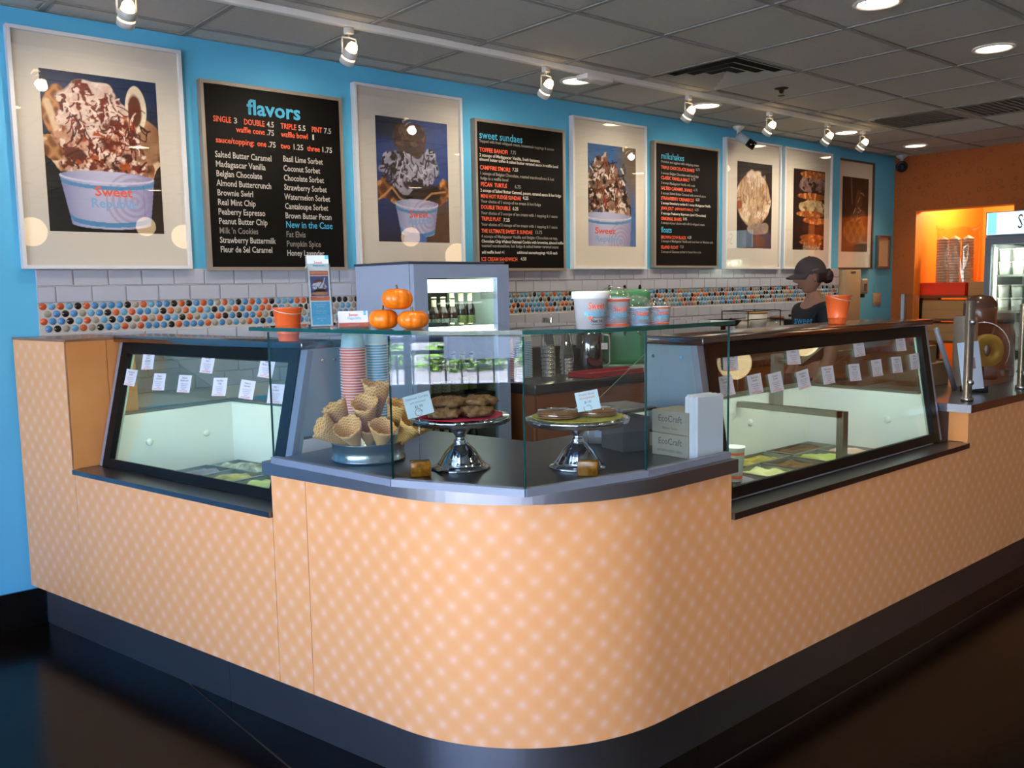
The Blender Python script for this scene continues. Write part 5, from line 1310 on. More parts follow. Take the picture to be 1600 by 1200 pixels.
def head(x,tx,e,label):
    t=empty('track_spotlight',(x,TR_Y,H-.034),label=label,cat='spotlight',group='white spotlights on the ceiling track')
    MB().rbox(-.02,-.016,-.03,.02,.016,-.0005,.003).build('adapter',HEADM,t)
    a=MB(); a.tube([(0,0,-.03),(-.001,0,-.045),(-.036,0,-.048),(-.038,0,-.06),(-.038,0,-.12)],.0042,6); a.tube([(-.001,0,-.045),(.036,0,-.048),(.038,0,-.06),(.038,0,-.12)],.0042,6); a.build('yoke',HEADM,t)
    d=Vector((tx,.72,-.75)).normalized(); Mq=Matrix.Translation((0,0,-.12)) @ rot_to(d)
    MB().lathe([(0,-.058),(.016,-.056),(.024,-.042),(.026,-.02)],24,Mq,caps=False).build('lamp_back',GLOW if e>0 else HEADM,t)
    MB().lathe([(.027,-.02),(.034,-.012),(.034,.012),(.031,.012),(.030,-.018)],28,Mq,caps=False).build('lamp_can',HEADM,t)
    MB().lathe([(.0305,.013),(.0305,.019)],28,Mq,caps=False).build('light_slot',GLOW,t,recalc=False)
    MB().lathe([(.035,.020),(.035,.045),(.032,.045),(.032,.020)],28,Mq).build('front_ring',HEADM,t)
    MB().lathe([(0,.030),(.031,.030)],24,Mq,caps=False).build('bulb_lens',LENS,t,recalc=False)
    p=Vector((x,TR_Y,H-.034))+Vector((0,0,-.12))+d*.06
    light('halogen_lamp','SPOT',p,e,(1,.84,.64),target=p+d,parent=t,spot_size=R(125),spot_blend=1,shadow_soft_size=.025)
HW=19
for k,(x,tx) in enumerate(heads): head(x,tx,HW,'white track spotlight, %s from the left, aimed at the wall pictures' % nth[k])
# vents
VM=mat('vent_metal','#8d8b86',.6); VD=mat('duct_dark','#1c1a18',.9); VG=mat('return_grille','#8b8984',.7)
for k,(i,j) in enumerate(((5,1),(9,1),(9,2))):
    x0=CX0+CG*i; y0=CY0-CG*(j+1)
    if k==0:
        t=empty('air_diffuser',(x0+CG/2,y0+CG/2,H),label='square louvred ceiling air diffuser above the pastry case',cat='air vent')
        for m_ in range(4):
            s0_=.300-.078*m_; s1_=s0_-.056
            o_=[(-s0_,-s0_),(s0_,-s0_),(s0_,s0_),(-s0_,s0_)]; i_=[(-s1_,-s1_),(s1_,-s1_),(s1_,s1_),(-s1_,s1_)]
            a=MB(); a.add([(x,y,-.006) for x,y in o_]+[(x,y,.012) for x,y in i_]+[(x*.985,y*.985,-.004) for x,y in o_],[(0,1,5,4),(1,2,6,5),(2,3,7,6),(3,0,4,7),(0,8,9,1),(1,9,10,2),(2,10,11,3),(3,11,8,0)],False); a.build('louvre',mat('louvre_grey','#b0aea6',.6) ,t,recalc=False)
        MB().box(-.30,-.30,.030,.30,.30,.036).build('duct',VD,t)
    else:
        t=empty('return_grille',(x0+CG/2,y0+CG/2,H),label=('perforated grey return air grille nearer the picture wall' if k==1 else 'perforated grey return air grille further from the picture wall'),cat='air vent')
        a=MB(); a.box(-.30,-.30,-.003,.30,-.27,.003); a.box(-.30,.27,-.003,.30,.30,.003); a.box(-.30,-.27,-.003,-.27,.27,.003); a.box(.27,-.27,-.003,.30,.27,.003); a.build('border',VM,t)
        g0=None
        for q in range(12):
            M_=Matrix.Translation((0,-.25+q*.0455,0)) @ Matrix.Rotation(R(14),4,'X')
            if g0 is None: g0=MB().box(-.27,-.016,-.001,.27,.016,.001).build('slat',VG,t); g0.matrix_local=M_
            else: place(g0,'slat',t,M_)
        MB().box(-.30,-.30,.014,.30,.30,.018).build('duct',mat('grille_backing','#85837e',.9),t)
t=empty('fire_sprinkler',(5.226,-1.10,H),label='small dark fire sprinkler head beside the air diffuser',cat='sprinkler')
MB().lathe([(.045,0),(.042,-.006),(.018,-.010),(.012,-.03),(.006,-.034)],20).build('escutcheon',mat('dark_bronze','#3a3733',.4,.6),t)
MB().lathe([(.022,-.046),(.022,-.049),(0,-.050)],12).build('deflector',mat('dark_bronze'),t); MB().tube([(.014,0,-.030),(.018,0,-.040),(.006,0,-.047)],.002,6).build('yoke_arm',mat('dark_bronze'),t)
# security cameras
t=empty('security_camera',(6.19,-.10,H),label='white bullet security camera hanging over the caramel shake photo',cat='camera')
MB().lathe([(.045,0),(.045,-.012),(.03,-.028),(.014,-.034),(.014,-.07)],20).build('mount',WHITE,t)
d=Vector((.45,-.55,-.5)).normalized(); Mq=Matrix.Translation((.0,0,-.075)) @ rot_to(d)
MB().lathe([(0,-.02),(.028,-.015),(.032,0),(.032,.11),(.030,.112)],24,Mq).build('housing',mat('camera_white','#aab3bd',.35),t)
MB().lathe([(.033,.085),(.034,.155),(.031,.155),(.030,.12),(0,.12)],24,Mq).build('lens_hood',BLACKG,t)
t=empty('security_camera',(8.98,-.08,H),label='round black lensed security camera in the corner by the orange wall',cat='camera')
MB().lathe([(.05,0),(.05,-.012),(.03,-.03),(.016,-.036),(.016,-.07)],20).build('mount',mat('camera_white'),t)
Mq=Matrix.Translation((0,0,-.11)) @ rot_to((-.8,-.5,-.2))
MB().lathe([(0,-.05),(.04,-.04),(.055,0),(.055,.035),(.04,.04),(0,.03)],24,Mq).build('housing',BLACKG,t); MB().lathe([(.012,.036),(.018,.042),(.006,.045),(0,.044)],16,Mq).build('lens',mat('lens_blue','#28363f',.1),t)
# globe pendants on the customer side (mirrored in cabinet and picture glass)
GLB=emit_mat('globe_glow','#ffdba6',5.5)
def globe(x,y,z,r,label):
    t=empty('globe_pendant',(x,y,z),label=label,cat='pendant light',group='globe pendants over the customer side')
    MB().sphere((0,0,0),r,28,18).build('glass_globe',GLB,t); MB().tube([(0,0,r*.98),(0,0,H-z)],.006,8).build('stem',BLACK,t)
    MB().lathe([(.05,H-z),(.05,H-z-.02),(0,H-z-.025)],20).build('canopy_plate',BLACK,t)
for k,(x,y,z,r) in enumerate(((8.55,-6.75,1.99,.19),(8.35,-5.72,1.95,.16),(2.6,-6.75,2.2,.16),(3.4,-5.45,2.2,.10),(4.4,-7.0,2.2,.15),(7.1,-5.9,2.2,.13))):
    globe(x,y,z,r,'glowing round glass pendant lamp behind the camera, %s of the row' % nth[k])

# ================================================================ BACK COUNTER
bx0,bx1,by=3.38,7.86,-.735
t=empty('back_counter',(5.5,-.4,0),label='wooden back counter cabinets along the tiled wall',cat='cabinet')
OW=mat('amber_cabinet_wood','#8f4f22',.45,noise=(6,.6,'#7c421b',(1,1,4)))
MB().box(bx0+.03,by+.04,.10,bx1,-.013,.888).build('carcass',DW,t,world=True)
xs=[bx0+.03,3.86,4.6,5.34,6.08,6.82,bx1]
for i in range(6):
    o=MB().rbox(xs[i]+.003,by+.022,.12,xs[i+1]-.003,by+.039,.885,.002,1).build('cabinet_door',OW,t,world=True)
    xh=xs[i+1]-.05; a=MB(); a.tube([(xh,by+.018,.75),(xh,by-.01,.75),(xh,by-.01,.85),(xh,by+.018,.85)],.004,6); a.build('handle',STEEL,o,world=True)
o=MB().rbox(bx0+.010,by+.03,.12,bx0+.029,-.013,.885,.002,1).build('end_panel',OW,t,world=True)
MB().box(bx0+.06,by+.09,0,bx1,-.02,.10).build('toe_kick',BLACK,t,world=True)
a=MB(); a.rbox(bx0,by,.89,bx1,-.013,.945,.004); a.box(bx0,-.028,.9455,bx1,-.0129,1.092)
tag(a.build('back_worktop',mat('charcoal_worktop','#2e2b2c',.25,0,.5,noise=(40,.4,'#3a3636'))),'charcoal worktop and upstand on the back counter','countertop')
ZB=.9455
def shakers(x,y,n,label):
    t=empty('shaker_stack',(x,y,ZB),label=label,cat='shaker cups',group='stacks of steel shaker cups')
    for k in range(n):
        z=k*.024; top=k==n-1; hh=.17
        MB().lathe([(.0455,z),(.0475,z+.001),(.0475,z+.004),(.0455,z+.006),(.0455-.015*(.030 if not top else hh)/hh,z+(.030 if not top else hh))]+([(0,z+hh)] if top else []),28,caps=False).build('shaker_cup',CHROME,t)
shakers(3.775,-.42,9,'taller stack of shiny steel shaker cups on the back counter'); shakers(3.955,-.40,5,'shorter stack of shiny steel shaker cups, right of the taller one')
cup_stack((3.545,-.30,ZB),16,.042,.085,.0105,mat('cup_tan','#cfae9a',.6),OC,'coral paper cup stack on the back counter, left of the steel shakers',OC,'cup stacks on the back counter')
cup_stack((3.66,-.33,ZB),22,.047,.085,.0105,mat('cup_pale','#b9c6c9',.6),BC,'blue grey paper cup stack on the back counter, next to the coral stack',mat('cup_pale'),'cup stacks on the back counter')
t=empty('coffee_urn',(4.14,-.42,ZB),facing(4.14,-.42),label='round polished steel coffee container with side handle on the back counter',cat='coffee container')
MB().lathe([(0,0),(.082,0),(.085,.004),(.085,.235),(.080,.245),(.062,.262),(.045,.268),(.045,.285),(.0,.288)],36).build('body',mat('dark_chrome','#77797d',.1,1),t)
MB().tube([(.085,-.02,.24),(.125,-.02,.235),(.13,-.02,.20),(.13,-.02,.06),(.10,-.02,.04),(.085,-.02,.04)],.007,8).build('handle',mat('grey_handle','#8d8f90',.35,.5),t)
MB().rbox(.075,-.075,.15,.115,-.060,.19,.002,1).build('tag_plate',WHT,t)
GM=mat('jade_enamel','#4d8f66',.22,0,.5,coat=.4)
t=empty('milk_mixer',(4.50,-.40,ZB),facing(4.50,-.40),label='jade green three-spindle milkshake mixer on the back counter',cat='drink mixer')
MB().rbox(-.16,-.09,0,.16,.16,.03,.012,3).build('base',GM,t); MB().rbox(-.145,.0,.02,.145,.12,.46,.055,5).build('column',GM,t)
MB().rbox(-.17,-.10,.40,.17,.14,.525,.045,5).build('motor_head',GM,t)
for k in (-1,0,1):
    MB().tube([(k*.10,-.06,.41),(k*.10,-.06,.22)],.005,8).build('spindle',CHROME,t); MB().lathe([(.010,.525),(.010,.540),(.006,.552),(0,.553)],12,Matrix.Translation((k*.10,-.02,0))).build('switch_knob',BLACK,t)
    MB().lathe([(.012,0),(.012,.004),(.008,.010),(0,.011)],12,Matrix.Translation((k*.09,-.001,.24)) @ Matrix.Rotation(PI/2,4,'X')).build('cup_rest',CHROME,t)
t=empty('red_tray',(4.17,-.63,ZB),0,label='flat red tray at the front edge of the back counter',cat='tray'); a=MB(); a.rbox(-.33,-.09,0,.36,.10,.012,.005); a.box(-.33,-.09,.0125,-.32,.10,.03); a.box(.35,-.09,.0125,.36,.10,.03); a.box(-.32,-.09,.0125,.35,-.08,.03); a.box(-.32,.09,.0125,.35,.10,.03); a.build('tray',mat('red_plastic','#a3262e',.4),t)
for k in range(6):
    o=MB().box(-.07,-.05,0,.07,.05,.003,Matrix.Rotation(.5*k,4,'Z')).build('folded_napkin',mat('napkin_grey','#a7a39f',.8)); o.location=(4.42+.02*(k%3),-.60,.9745-.016+.0031*k); tag(o,'folded grey paper napkin on the red tray, %s from the bottom' % nth[k],'napkin','napkins on the red tray')
# cluster of things further right
t=empty('frying_pan',(5.62,-.38,ZB),label='black shallow pan on a stand, right of the mixer against the tiles',cat='pan'); MB().lathe([(0,.235),(.10,.235),(.135,.275),(.138,.277),(.138,.281),(.13,.278),(.098,.242),(0,.242)],32).build('pan',BLACKG,t); MB().lathe([(.08,0),(.08,.01),(.02,.02),(.02,.236)],20).build('stand',BLACK,t); MB().tube([(-.09,-.10,.275),(-.17,-.19,.295)],.009,8).build('handle',BLACK,t)
t=empty('wire_rack',(6.10,-.30,ZB),label='black wire rack holding white containers beside the black pan',cat='rack'); a=MB()
for z in (.06,.17,.27,.335):
    a.tube([(-.22,-.12,z),(.22,-.12,z),(.22,.12,z),(-.22,.12,z),(-.22,-.12,z)],.004,6)
for x in (-.22,.22):
    for y in (-.12,.12): a.tube([(x,y,0),(x,y,.335)],.005,6)
a.build('wire_frame',BLACK,t)
for z in (.06,.17): 
    o=MB().box(-.215,-.115,z+.005,.215,.115,z+.008).build('shelf',mat('smoked_shelf','#4d4946',.4),t)
for k,(x,r,h,z,lb) in enumerate(((-.12,.06,.08,.179,'white round container on the left of the wire rack'),(.07,.085,.13,.179,'large white container with amber lid in the middle of the wire rack'))):
    tt=empty('storage_tub',(6.10+x,-.30,ZB+z),label=lb,cat='container'); MB().lathe([(0,0),(r*.85,0),(r,h),(r*.98,h),(0,h*.96)],28).build('body',mat('milky_plastic','#bdb9b0',.4),tt); MB().lathe([(r*1.03,h+.0005),(r*1.03,h+.012),(0,h+.014)],28).build('lid',mat('amber_lid','#8a6420',.4) if k else WHITE,tt)
tt=empty('glass_jar',(6.46,-.30,ZB),label='clear glass jug between the wire rack and the black box',cat='jug'); MB().lathe([(0,.003),(.06,.003),(.075,.06),(.07,.2),(.05,.24),(.055,.25)],28,caps=False).build('glass_body',FILM,tt); MB().tube([(.07,0,.2),(.11,0,.18),(.11,0,.08),(.075,0,.06)],.006,8).build('handle',FILM,tt); MB().lathe([(.058,.251),(.058,.275),(0,.285)],24).build('lid',mat('brown_lid','#6d4430',.5),tt)
tt=empty('label_printer',(6.86,-.36,ZB),label='black boxy printer on the back counter beside the worker',cat='printer'); a=MB(); a.rbox(-.17,-.15,0,.17,.15,.24,.012,3); a.rbox(-.14,-.12,.262,.20,.12,.282,.006); a.box(-.10,-.10,.2405,.14,.10,.2615); a.build('body',BLACK,tt)
# things on the wall end
t=empty('towel_cabinet',(8.13,.06,1.3),label='tan paper towel cabinet on the wall below the brown framed photo',cat='dispenser'); MB().rbox(7.985,-.05,1.02,8.285,.059,1.605,.006).build('cabinet_shell',mat('tan_plastic','#a58a6a',.5),t,world=True); MB().rbox(8.09,-.053,1.57,8.18,-.0505,1.59,.001,1).build('slot_plate',mat('dark_slot','#4a3c30',.5),t,world=True)
t=empty('soap_dispenser',(8.40,.06,1.35),label='grey wall soap dispenser right of the tan towel cabinet',cat='dispenser'); MB().rbox(8.33,-.04,1.37,8.46,.059,1.52,.02,4).build('body',mat('grey_brown_plastic','#8a7c70',.4),t,world=True); MB().rbox(8.37,-.045,1.40,8.42,-.0405,1.47,.004,1).build('window',mat('smoke_window','#3d3632',.2),t,world=True); MB().rbox(8.36,-.02,1.335,8.43,.02,1.369,.006).build('nozzle',BLACK,t,world=True)
t=empty('switch_plate',(8.81,.06,1.31),label='beige double switch plate on the blue wall by the orange corner',cat='switch plate'); MB().rbox(8.735,.050,1.248,8.892,.0595,1.373,.003).build('plate',mat('beige_plate','#b59a7c',.5),t,world=True)
for x in (8.775,8.845): MB().rbox(x-.016,.045,1.28,x+.016,.0497,1.34,.002,1).build('rocker',mat('beige_plate'),t,world=True)

# ================================================================ DRINKS COOLER
fx0,fx1,fy,fz=2.668,3.312,-.612,1.628
t=empty('drinks_cooler',((fx0+fx1)/2,-.3,0),label='pale grey glass door drinks cooler full of bottles behind the pumpkins',cat='cooler')
CBL=mat('cooler_white','#9fb0d0',.4); w_=.03
a=MB(); a.box(fx0,fy+.055,.06,fx0+w_,-.03,fz-.002); a.box(fx1-w_,fy+.055,.06,fx1,-.03,fz-.002); a.box(fx0+w_,-.06,.06,fx1-w_,-.03,fz-.002); a.box(fx0+w_,fy+.055,.06,fx1-w_,-.06,.12); a.box(fx0+w_,fy+.055,fz-.07,fx1-w_,-.06,fz-.002); a.build('cooler_shell',CBL,t,world=True)
MB().rbox(fx0-.004,fy+.05,fz-.001,fx1+.004,-.02,fz+.012,.003).build('top_cap',mat('cooler_cap','#3a4457',.4),t,world=True)
a=MB(); a.box(fx0,fy+.012,.1,fx0+.085,fy+.048,fz-.004); a.box(fx1-.085,fy+.012,.1,fx1,fy+.048,fz-.004); a.box(fx0+.085,fy+.012,fz-.075,fx1-.085,fy+.048,fz-.004); a.box(fx0+.085,fy+.012,.1,fx1-.085,fy+.048,.2)
dr=a.build('door',CBL,t,world=True)
MB().box(fx0+.085,fy+.025,.2,fx1-.085,fy+.031,fz-.075).build('door_glass',GLASS,dr,world=True)
MB().box(fx0+w_+.001,-.064,.12,fx1-w_-.001,-.0605,fz-.07).build('liner_back',mat('cooler_liner_green','#1f2a22',.5),t,world=True)
a=MB(); a.box(fx1-w_-.004,fy+.06,.12,fx1-w_-.0005,-.066,fz-.07); a.box(fx0+w_+.0005,fy+.06,.12,fx0+w_+.004,-.066,fz-.07); a.build('liner_side',mat('cooler_liner','#b9cbbd',.4),t,world=True)
MB().rbox(fx0+.06,fy+.060,1.475,fx1-.06,fy+.11,1.545,.012,3).build('lamp_diffuser',emit_mat('cooler_tube','#f4ffee',5),t,world=True)
light('cooler_lamp','AREA',((fx0+fx1)/2,fy+.14,1.46),1.3,(.9,1,.88),target=((fx0+fx1)/2,-.25,.8),parent=t,size=.3)
MB().box(fx1-w_-.09,-.25,1.15,fx1-w_-.0045,-.245,1.40).build('air_slot',mat('dark_slot'),t,world=True) if False else None
for z in (1.243,.90,.55):
    MB().box(fx0+w_+.005,fy+.075,z,fx1-w_-.005,-.068,z+.006).build('wire_shelf',mat('shelf_grey','#333a34',.9),t,world=True)
BG=mat('brown_bottle','#2a1408',.08,0,.6,coat=.3); BGK=mat('black_bottle','#0c0f0d',.08,0,.6,coat=.3); LBLc=mat('bottle_label_cream','#c9c79c',.6); CAPM=mat('bottle_cap_gold','#b9b58a',.35,.5)
def bottle(x,y,z,kind,label):
    t=empty('drink_bottle',(x,y,z),label=label,cat='bottle',group='bottles in the drinks cooler')
    m_=BG if kind!='k' else BGK; r=.029; h=.20 if kind!='k' else .235
    MB().lathe([(0,0),(r,0.002),(r,h*.52),(r*.85,h*.62),(r*.45,h*.75),(r*.40,h*.95),(r*.46,h*.955),(r*.46,h*.97),(0,h*.97)],22).build('glass_bottle',m_,t)
    MB().lathe([(r*.5,h*.965),(r*.5,h*1.0),(0,h*1.005)],16).build('cap',CAPM,t)
    MB().lathe([(r+.0006,h*.12),(r+.0006,h*.42)],22,caps=False).build('body_label',mat('bottle_label_%s'%kind,{'a':'#b9c0b2','b':'#9db39a','k':'#8a9a4c'}[kind],.6,noise=(140,1.0,'#3d4a3a')),t)
    if True: MB().lathe([(r*.47,h*.74),(r*.45,h*.93)],18,caps=False).build('neck_label',LBLc,t)
bn=0
for z in (1.250,.907,.557):
    for row in (0,1):
        for k in range(7):
            bn+=1; kind='k' if k>=5 else ('a' if k%2 else 'b')
            bottle(fx0+.080+k*.062,fy+.125+row*.085,z,kind,'%s bottle with %s label, %s from left, %s row, %s cooler shelf' % ('dark' if kind=='k' else 'brown',{'a':'pale','b':'greenish','k':'olive'}[kind],nth[k],'front' if row==0 else 'rear',{1.250:'top',.907:'middle',.557:'lowest'}[z]))
# clear sheet taped on the cooler door with price list
tt=empty('price_sheet',(fx1-.13,fy,1.48),label='crinkled clear price sheet taped to the upper right of the cooler door',cat='notice'); 
MB().box(fx1-.20,fy+.0205,1.435,fx1-.075,fy+.0212,1.545).build('clear_sheet',FILM,tt,world=True)
for k in range(4): text(['Soda 2.50','Water 1.75','Root Beer 2.95','Cream Soda 2.95'][k],wall_M(fx1-.19,1.525-k*.022,fy+.020),.014,WHT,tt)

# ================================================================ FAR RIGHT: TOPPING STATION BEHIND A GLASS GUARD
ZW=.9425
def gpost(x,y,h,label):
    t=empty('guard_post',(x,y,ZW),label=label,cat='post',group='steel posts of the glass guard')
    MB().lathe([(.027,0),(.027,.018),(.0195,.020),(.0195,h),(.017,h+.002),(0,h+.002)],24).build('tube',STEEL,t)
    for z in (h*.16*1.25,h*.80): MB().lathe([(.009,-.055),(.009,.050),(.013,.050),(.013,.058),(0,.058)],14,Matrix.Translation((0,0,z)) @ Matrix.Rotation(-PI/2,4,'Y') @ Matrix.Rotation(PI/5,4,'X')).build('clamp',STEEL,t)
gpost(4.245,-2.72,.455,'brushed steel guard post at the left end of the far right worktop')
gpost(4.885,-2.72,.425,'brushed steel guard post at the picture edge on the far right worktop')
o=MB().box(4.29,-2.700,.985,4.84,-2.692,1.36).build('guard_glass',[GLASS]); tag(o,'clear upright guard glass between the two steel posts','guard glass')
# the square steel guard bracket behind
t=empty('guard_bracket',(5.10,-2.06,ZW),label='short flat steel bracket with small glass rising behind the right cabinet roof',cat='bracket'); MB().box(5.07,-2.02,ZW,5.10,-2.0,1.42).build('upright',STEEL,t,world=True); MB().box(5.101,-2.014,1.27,5.26,-2.006,1.415).build('glass_wing',GLASS,t,world=True); MB().box(5.101,-2.02,1.255,5.27,-2.0,1.27).build('foot',STEEL,t,world=True)
# slanted glass frame
t=empty('slanted_guard',(4.42,-2.5,ZW),label='slanted aluminium edged guard between cabinet end and guard post',cat='guard frame')
MB().tube([(4.40,-2.50,1.262),(4.64,-2.50,ZW)],.013,8).build('slanted_bar',ALU,t,world=True)
MB().add([(4.41,-2.49,1.255),(4.64,-2.49,ZW+.002),(4.64,-2.12,ZW+.002),(4.41,-2.12,1.255)],[(0,1,2,3)]).build('slanted_glass',FILM,t,world=True)
# papers, boxes, machine, jars
def simple(nm,label,cat,fn): t=empty(nm,(0,0,0)); fn(t); return tag(t,label,cat)
t=empty('outdoor_reflection_sheet',(4.56,-2.62,ZW),facing(4.56,-2.62,.0),label='pale blue sheet with a dark square, standing in for an outdoor reflection behind the guard glass',cat='sheet'); MB().box(-.045,0,.02,.05,.002,.255,Matrix.Rotation(R(-12),4,'X') @ Matrix.Rotation(R(-8),4,'Y')).build('sheet',mat('reflection_blue','#b5cdea',.6),t); MB().box(-.02,-.001,.12,.025,-.0003,.175,Matrix.Rotation(R(-12),4,'X') @ Matrix.Rotation(R(-8),4,'Y')).build('reflection_square',mat('reflection_slate','#54617a',.6),t); MB().rbox(-.06,.045,.0,.065,.065,.03,.004).build('reflection_stand',BLACK,t)  # added sheet; its blue and dark square imitate a reflection of the outdoors
t=empty('lid_dispenser',(4.86,-2.45,ZW),label='tall clear plastic sleeve of cup lids behind the guard post',cat='dispenser'); MB().lathe([(.058,0),(.058,.36),(.055,.365)],28,caps=False).build('clear_tube',mat('milky_film','#8f8780',.35,alpha=.75),t)
for k in range(14): MB().lathe([(.050,.02+k*.022),(.053,.026+k*.022),(.045,.034+k*.022),(0,.035+k*.022)],20).build('cup_lid',mat('lid_grey','#85807b',.5),t)
t=empty('tape_roll',(5.02,-2.50,1.12),facing(5.02,-2.50,.7),label='yellow ring shaped roll hanging beside the lid sleeve',cat='roll'); a=MB(); Mq=Matrix.Rotation(PI/2,4,'X'); a.lathe([(.040,-.022),(.085,-.022),(.088,0),(.085,.022),(.040,.022),(.037,0),(.040,-.022)],40,Mq,caps=False); a.build('ring',mat('mustard_ring','#a08a2c',.45),t); MB().box(-.01,.03,-.178,.01,.05,.0).build('stand',BLACK,t)
t=empty('espresso_grinder',(5.26,-2.36,ZW),facing(5.26,-2.36),label='dark machine with a curved wire loop, far right behind the guard glass',cat='machine'); MB().rbox(-.09,-.08,0,.10,.10,.24,.02,4).build('body',BLACKG,t); MB().lathe([(.05,.24),(.085,.30),(.085,.42),(.06,.46),(0,.47)],28).build('hopper',mat('smoked_brown','#4a322a',.2),t); MB().tube([(.02+.13*math.sin(a_),-.10,.17+.15*math.cos(a_)) for a_ in [(-.7+i*.22) for i in range(14)]],.003,6).build('wire_loop',CHROME,t); MB().sphere((0,-.09,.16),.016,14,8).build('chrome_knob',CHROME,t)
for k,(x,y,r,h,c,lb) in enumerate(((5.50,-2.40,.06,.30,'#5a3b30','brown jar of topping at the picture edge'),(5.62,-2.28,.07,.26,'#6d4334','second brown topping jar behind the machine'),(4.98,-2.25,.05,.10,'#9c5a22','small amber topping cup by the lid sleeve'))):
    tt=empty('topping_jar',(x,y,ZW),label=lb,cat='jar'); MB().lathe([(0,0),(r,0),(r,h*.8),(r*.8,h*.92),(r*.8,h)],24).build('jar_body',mat('jar_fill_%d'%k,c,.3),tt); MB().lathe([(r*.85,h+.0005),(r*.85,h+.02),(0,h+.024)],24).build('lid',BLACK,tt)
bxm=mat('cardboard','#8c6a42',.85)
for k,(x,y,z,w2,d2,h2,lb) in enumerate(((4.80,-2.26,ZW,.22,.18,.12,'low brown carton on the far right worktop behind the pale reflection sheet'),(4.72,-2.26,ZW+.1205,.16,.14,.09,'small brown carton stacked on the low carton'))):
    tt=empty('brown_carton',(x,y,z),label=lb,cat='carton'); MB().rbox(-w2/2,-d2/2,0,w2/2,d2/2,h2,.002,1).build('carton',bxm,tt); MB().box(-w2/2,-.02,h2+.0003,w2/2,.02,h2+.0008).build('tape',mat('parcel_tape','#a5875c',.4),tt)
tt=empty('orange_bag',(4.70,-2.25,ZW+.212),label='crumpled orange plastic bag on top of the small carton',cat='bag'); MB().sphere((0,0,.045),.06,20,12,(1.1,.8,.75),fn=lambda d:1+.14*math.sin(9*d.x+4*d.z)+.1*math.sin(13*d.y)).build('bag',mat('orange_film','#d05a28',.35),tt)

# ================================================================ UPRIGHT FREEZER WITH LIT SIGN
qx0,qy1,qy0,qz=8.22,-1.20,-1.98,2.065
t=empty('upright_freezer',(8.6,-1.6,0),label='grey upright freezer with glass door and lit sign by the orange wall',cat='freezer')
FG=mat('freezer_grey','#6f7b8c',.4,.4)
a=MB(); a.box(qx0+.06,qy0,.05,9.0,qy0+.04,1.86); a.box(qx0+.06,qy1-.04,.05,9.0,qy1,1.86); a.box(8.96,qy0+.04,.05,9.0,qy1-.04,1.86); a.box(qx0+.06,qy0+.04,.05,8.96,qy1-.04,.30); a.box(qx0+.06,qy0+.04,1.80,8.96,qy1-.04,1.86); a.build('freezer_shell',FG,t,world=True)
a=MB(); a.box(qx0+.02,qy0,.3,qx0+.055,qy0+.05,1.855); a.box(qx0+.02,qy1-.05,.3,qx0+.055,qy1,1.855); a.box(qx0+.02,qy0+.05,1.79,qx0+.055,qy1-.05,1.855); a.box(qx0+.02,qy0+.05,.3,qx0+.055,qy1-.05,.4); dd=a.build('door',FG,t,world=True)
MB().box(qx0+.03,qy0+.05,.4,qx0+.036,qy1-.05,1.79).build('door_glass',GLASS,dd,world=True)
MB().box(qx0+.005,qy0,.05,qx0+.06,qy1,.295).build('kick_grille',BLACK,t,world=True)
hd=MB().box(qx0+.02,qy0,1.861,9.0,qy1,qz).build('sign_box',FG,t,world=True)
MB().box(qx0+.012,qy0+.01,1.872,qx0+.019,qy1-.01,qz-.008).build('lit_sign',emit_mat('lit_sign_face','#d9f4fb',1.5),hd,world=True)
Ms=Matrix(((0,0,-1,qx0+.0115),(-1,0,0,qy1-.255),(0,1,0,1.915),(0,0,0,1)))
text('Sweet Republic',Ms,.17,mat('sign_slate','#33506b',.5),t,width=.60)
MB().box(qx0+.011,qy1-.09,1.875,qx0+.0118,qy1-.02,qz-.01).build('sign_corner_print',emit_mat('sign_cyan','#8fdcec',1.1),hd,world=True)
MB().box(8.94,qy0+.045,.3,8.955,qy1-.045,1.79).build('liner_back',mat('freezer_liner','#dfe6dc',.4),t,world=True)
a=MB(); a.box(qx0+.065,qy1-.060,.3,8.94,qy1-.0405,1.79); a.box(qx0+.065,qy0+.0405,.3,8.94,qy0+.050,1.79); a.build('liner_side',mat('freezer_liner'),t,world=True)
MB().box(qx0+.075,qy1-.075,.42,qx0+.10,qy1-.0605,1.76).build('light_tube',emit_mat('freezer_tube','#fbffe9',6),t,world=True)
light('freezer_lamp','AREA',(qx0+.10,-1.6,1.76),7,(.95,1,.88),target=(8.7,-1.6,1.0),parent=t,size=.35)
FT=mat('pint_white','#d9dcd2',.5); FLd=mat('pint_lid','#e6e8df',.4)
shz=(1.22,1.53,.90,.58)
for z in shz: MB().box(qx0+.08,qy0+.052,z-.018,8.935,qy1-.062,z).build('shelf',mat('freezer_shelf','#c7cdbf',.4),t,world=True)
proto=None; kk=0
for z in shz:
    for lv in (0,1):
        for k in range(6):
            y=qy1-.115-k*.108; kk+=1
            lb='white pint, %s from left, %s layer, %s freezer shelf' % (nth[k],'lower' if lv==0 else 'upper',{1.53:'top',1.22:'second',.90:'third',.58:'bottom'}[z])
            if proto is None:
                proto=empty('ice_cream_pint',(qx0+.16,y,z+lv*.112),label=lb,cat='ice cream pint',group='pints in the upright freezer')
                MB().lathe([(0,.0005),(.037,.0005),(.045,.098),(0,.098)],20).build('pint_body',FT,proto); MB().lathe([(.049,.0985),(.049,.111),(0,.1112)],20).build('lid',FLd,proto)
                pk=[c for c in COL.objects if c.parent==proto]
            else:
                r=proto.copy(); COL.objects.link(r); r.location=(qx0+.16,y,z+lv*.112); r['label']=lb
                for c in pk: d_=c.copy(); COL.objects.link(d_); d_.parent=r

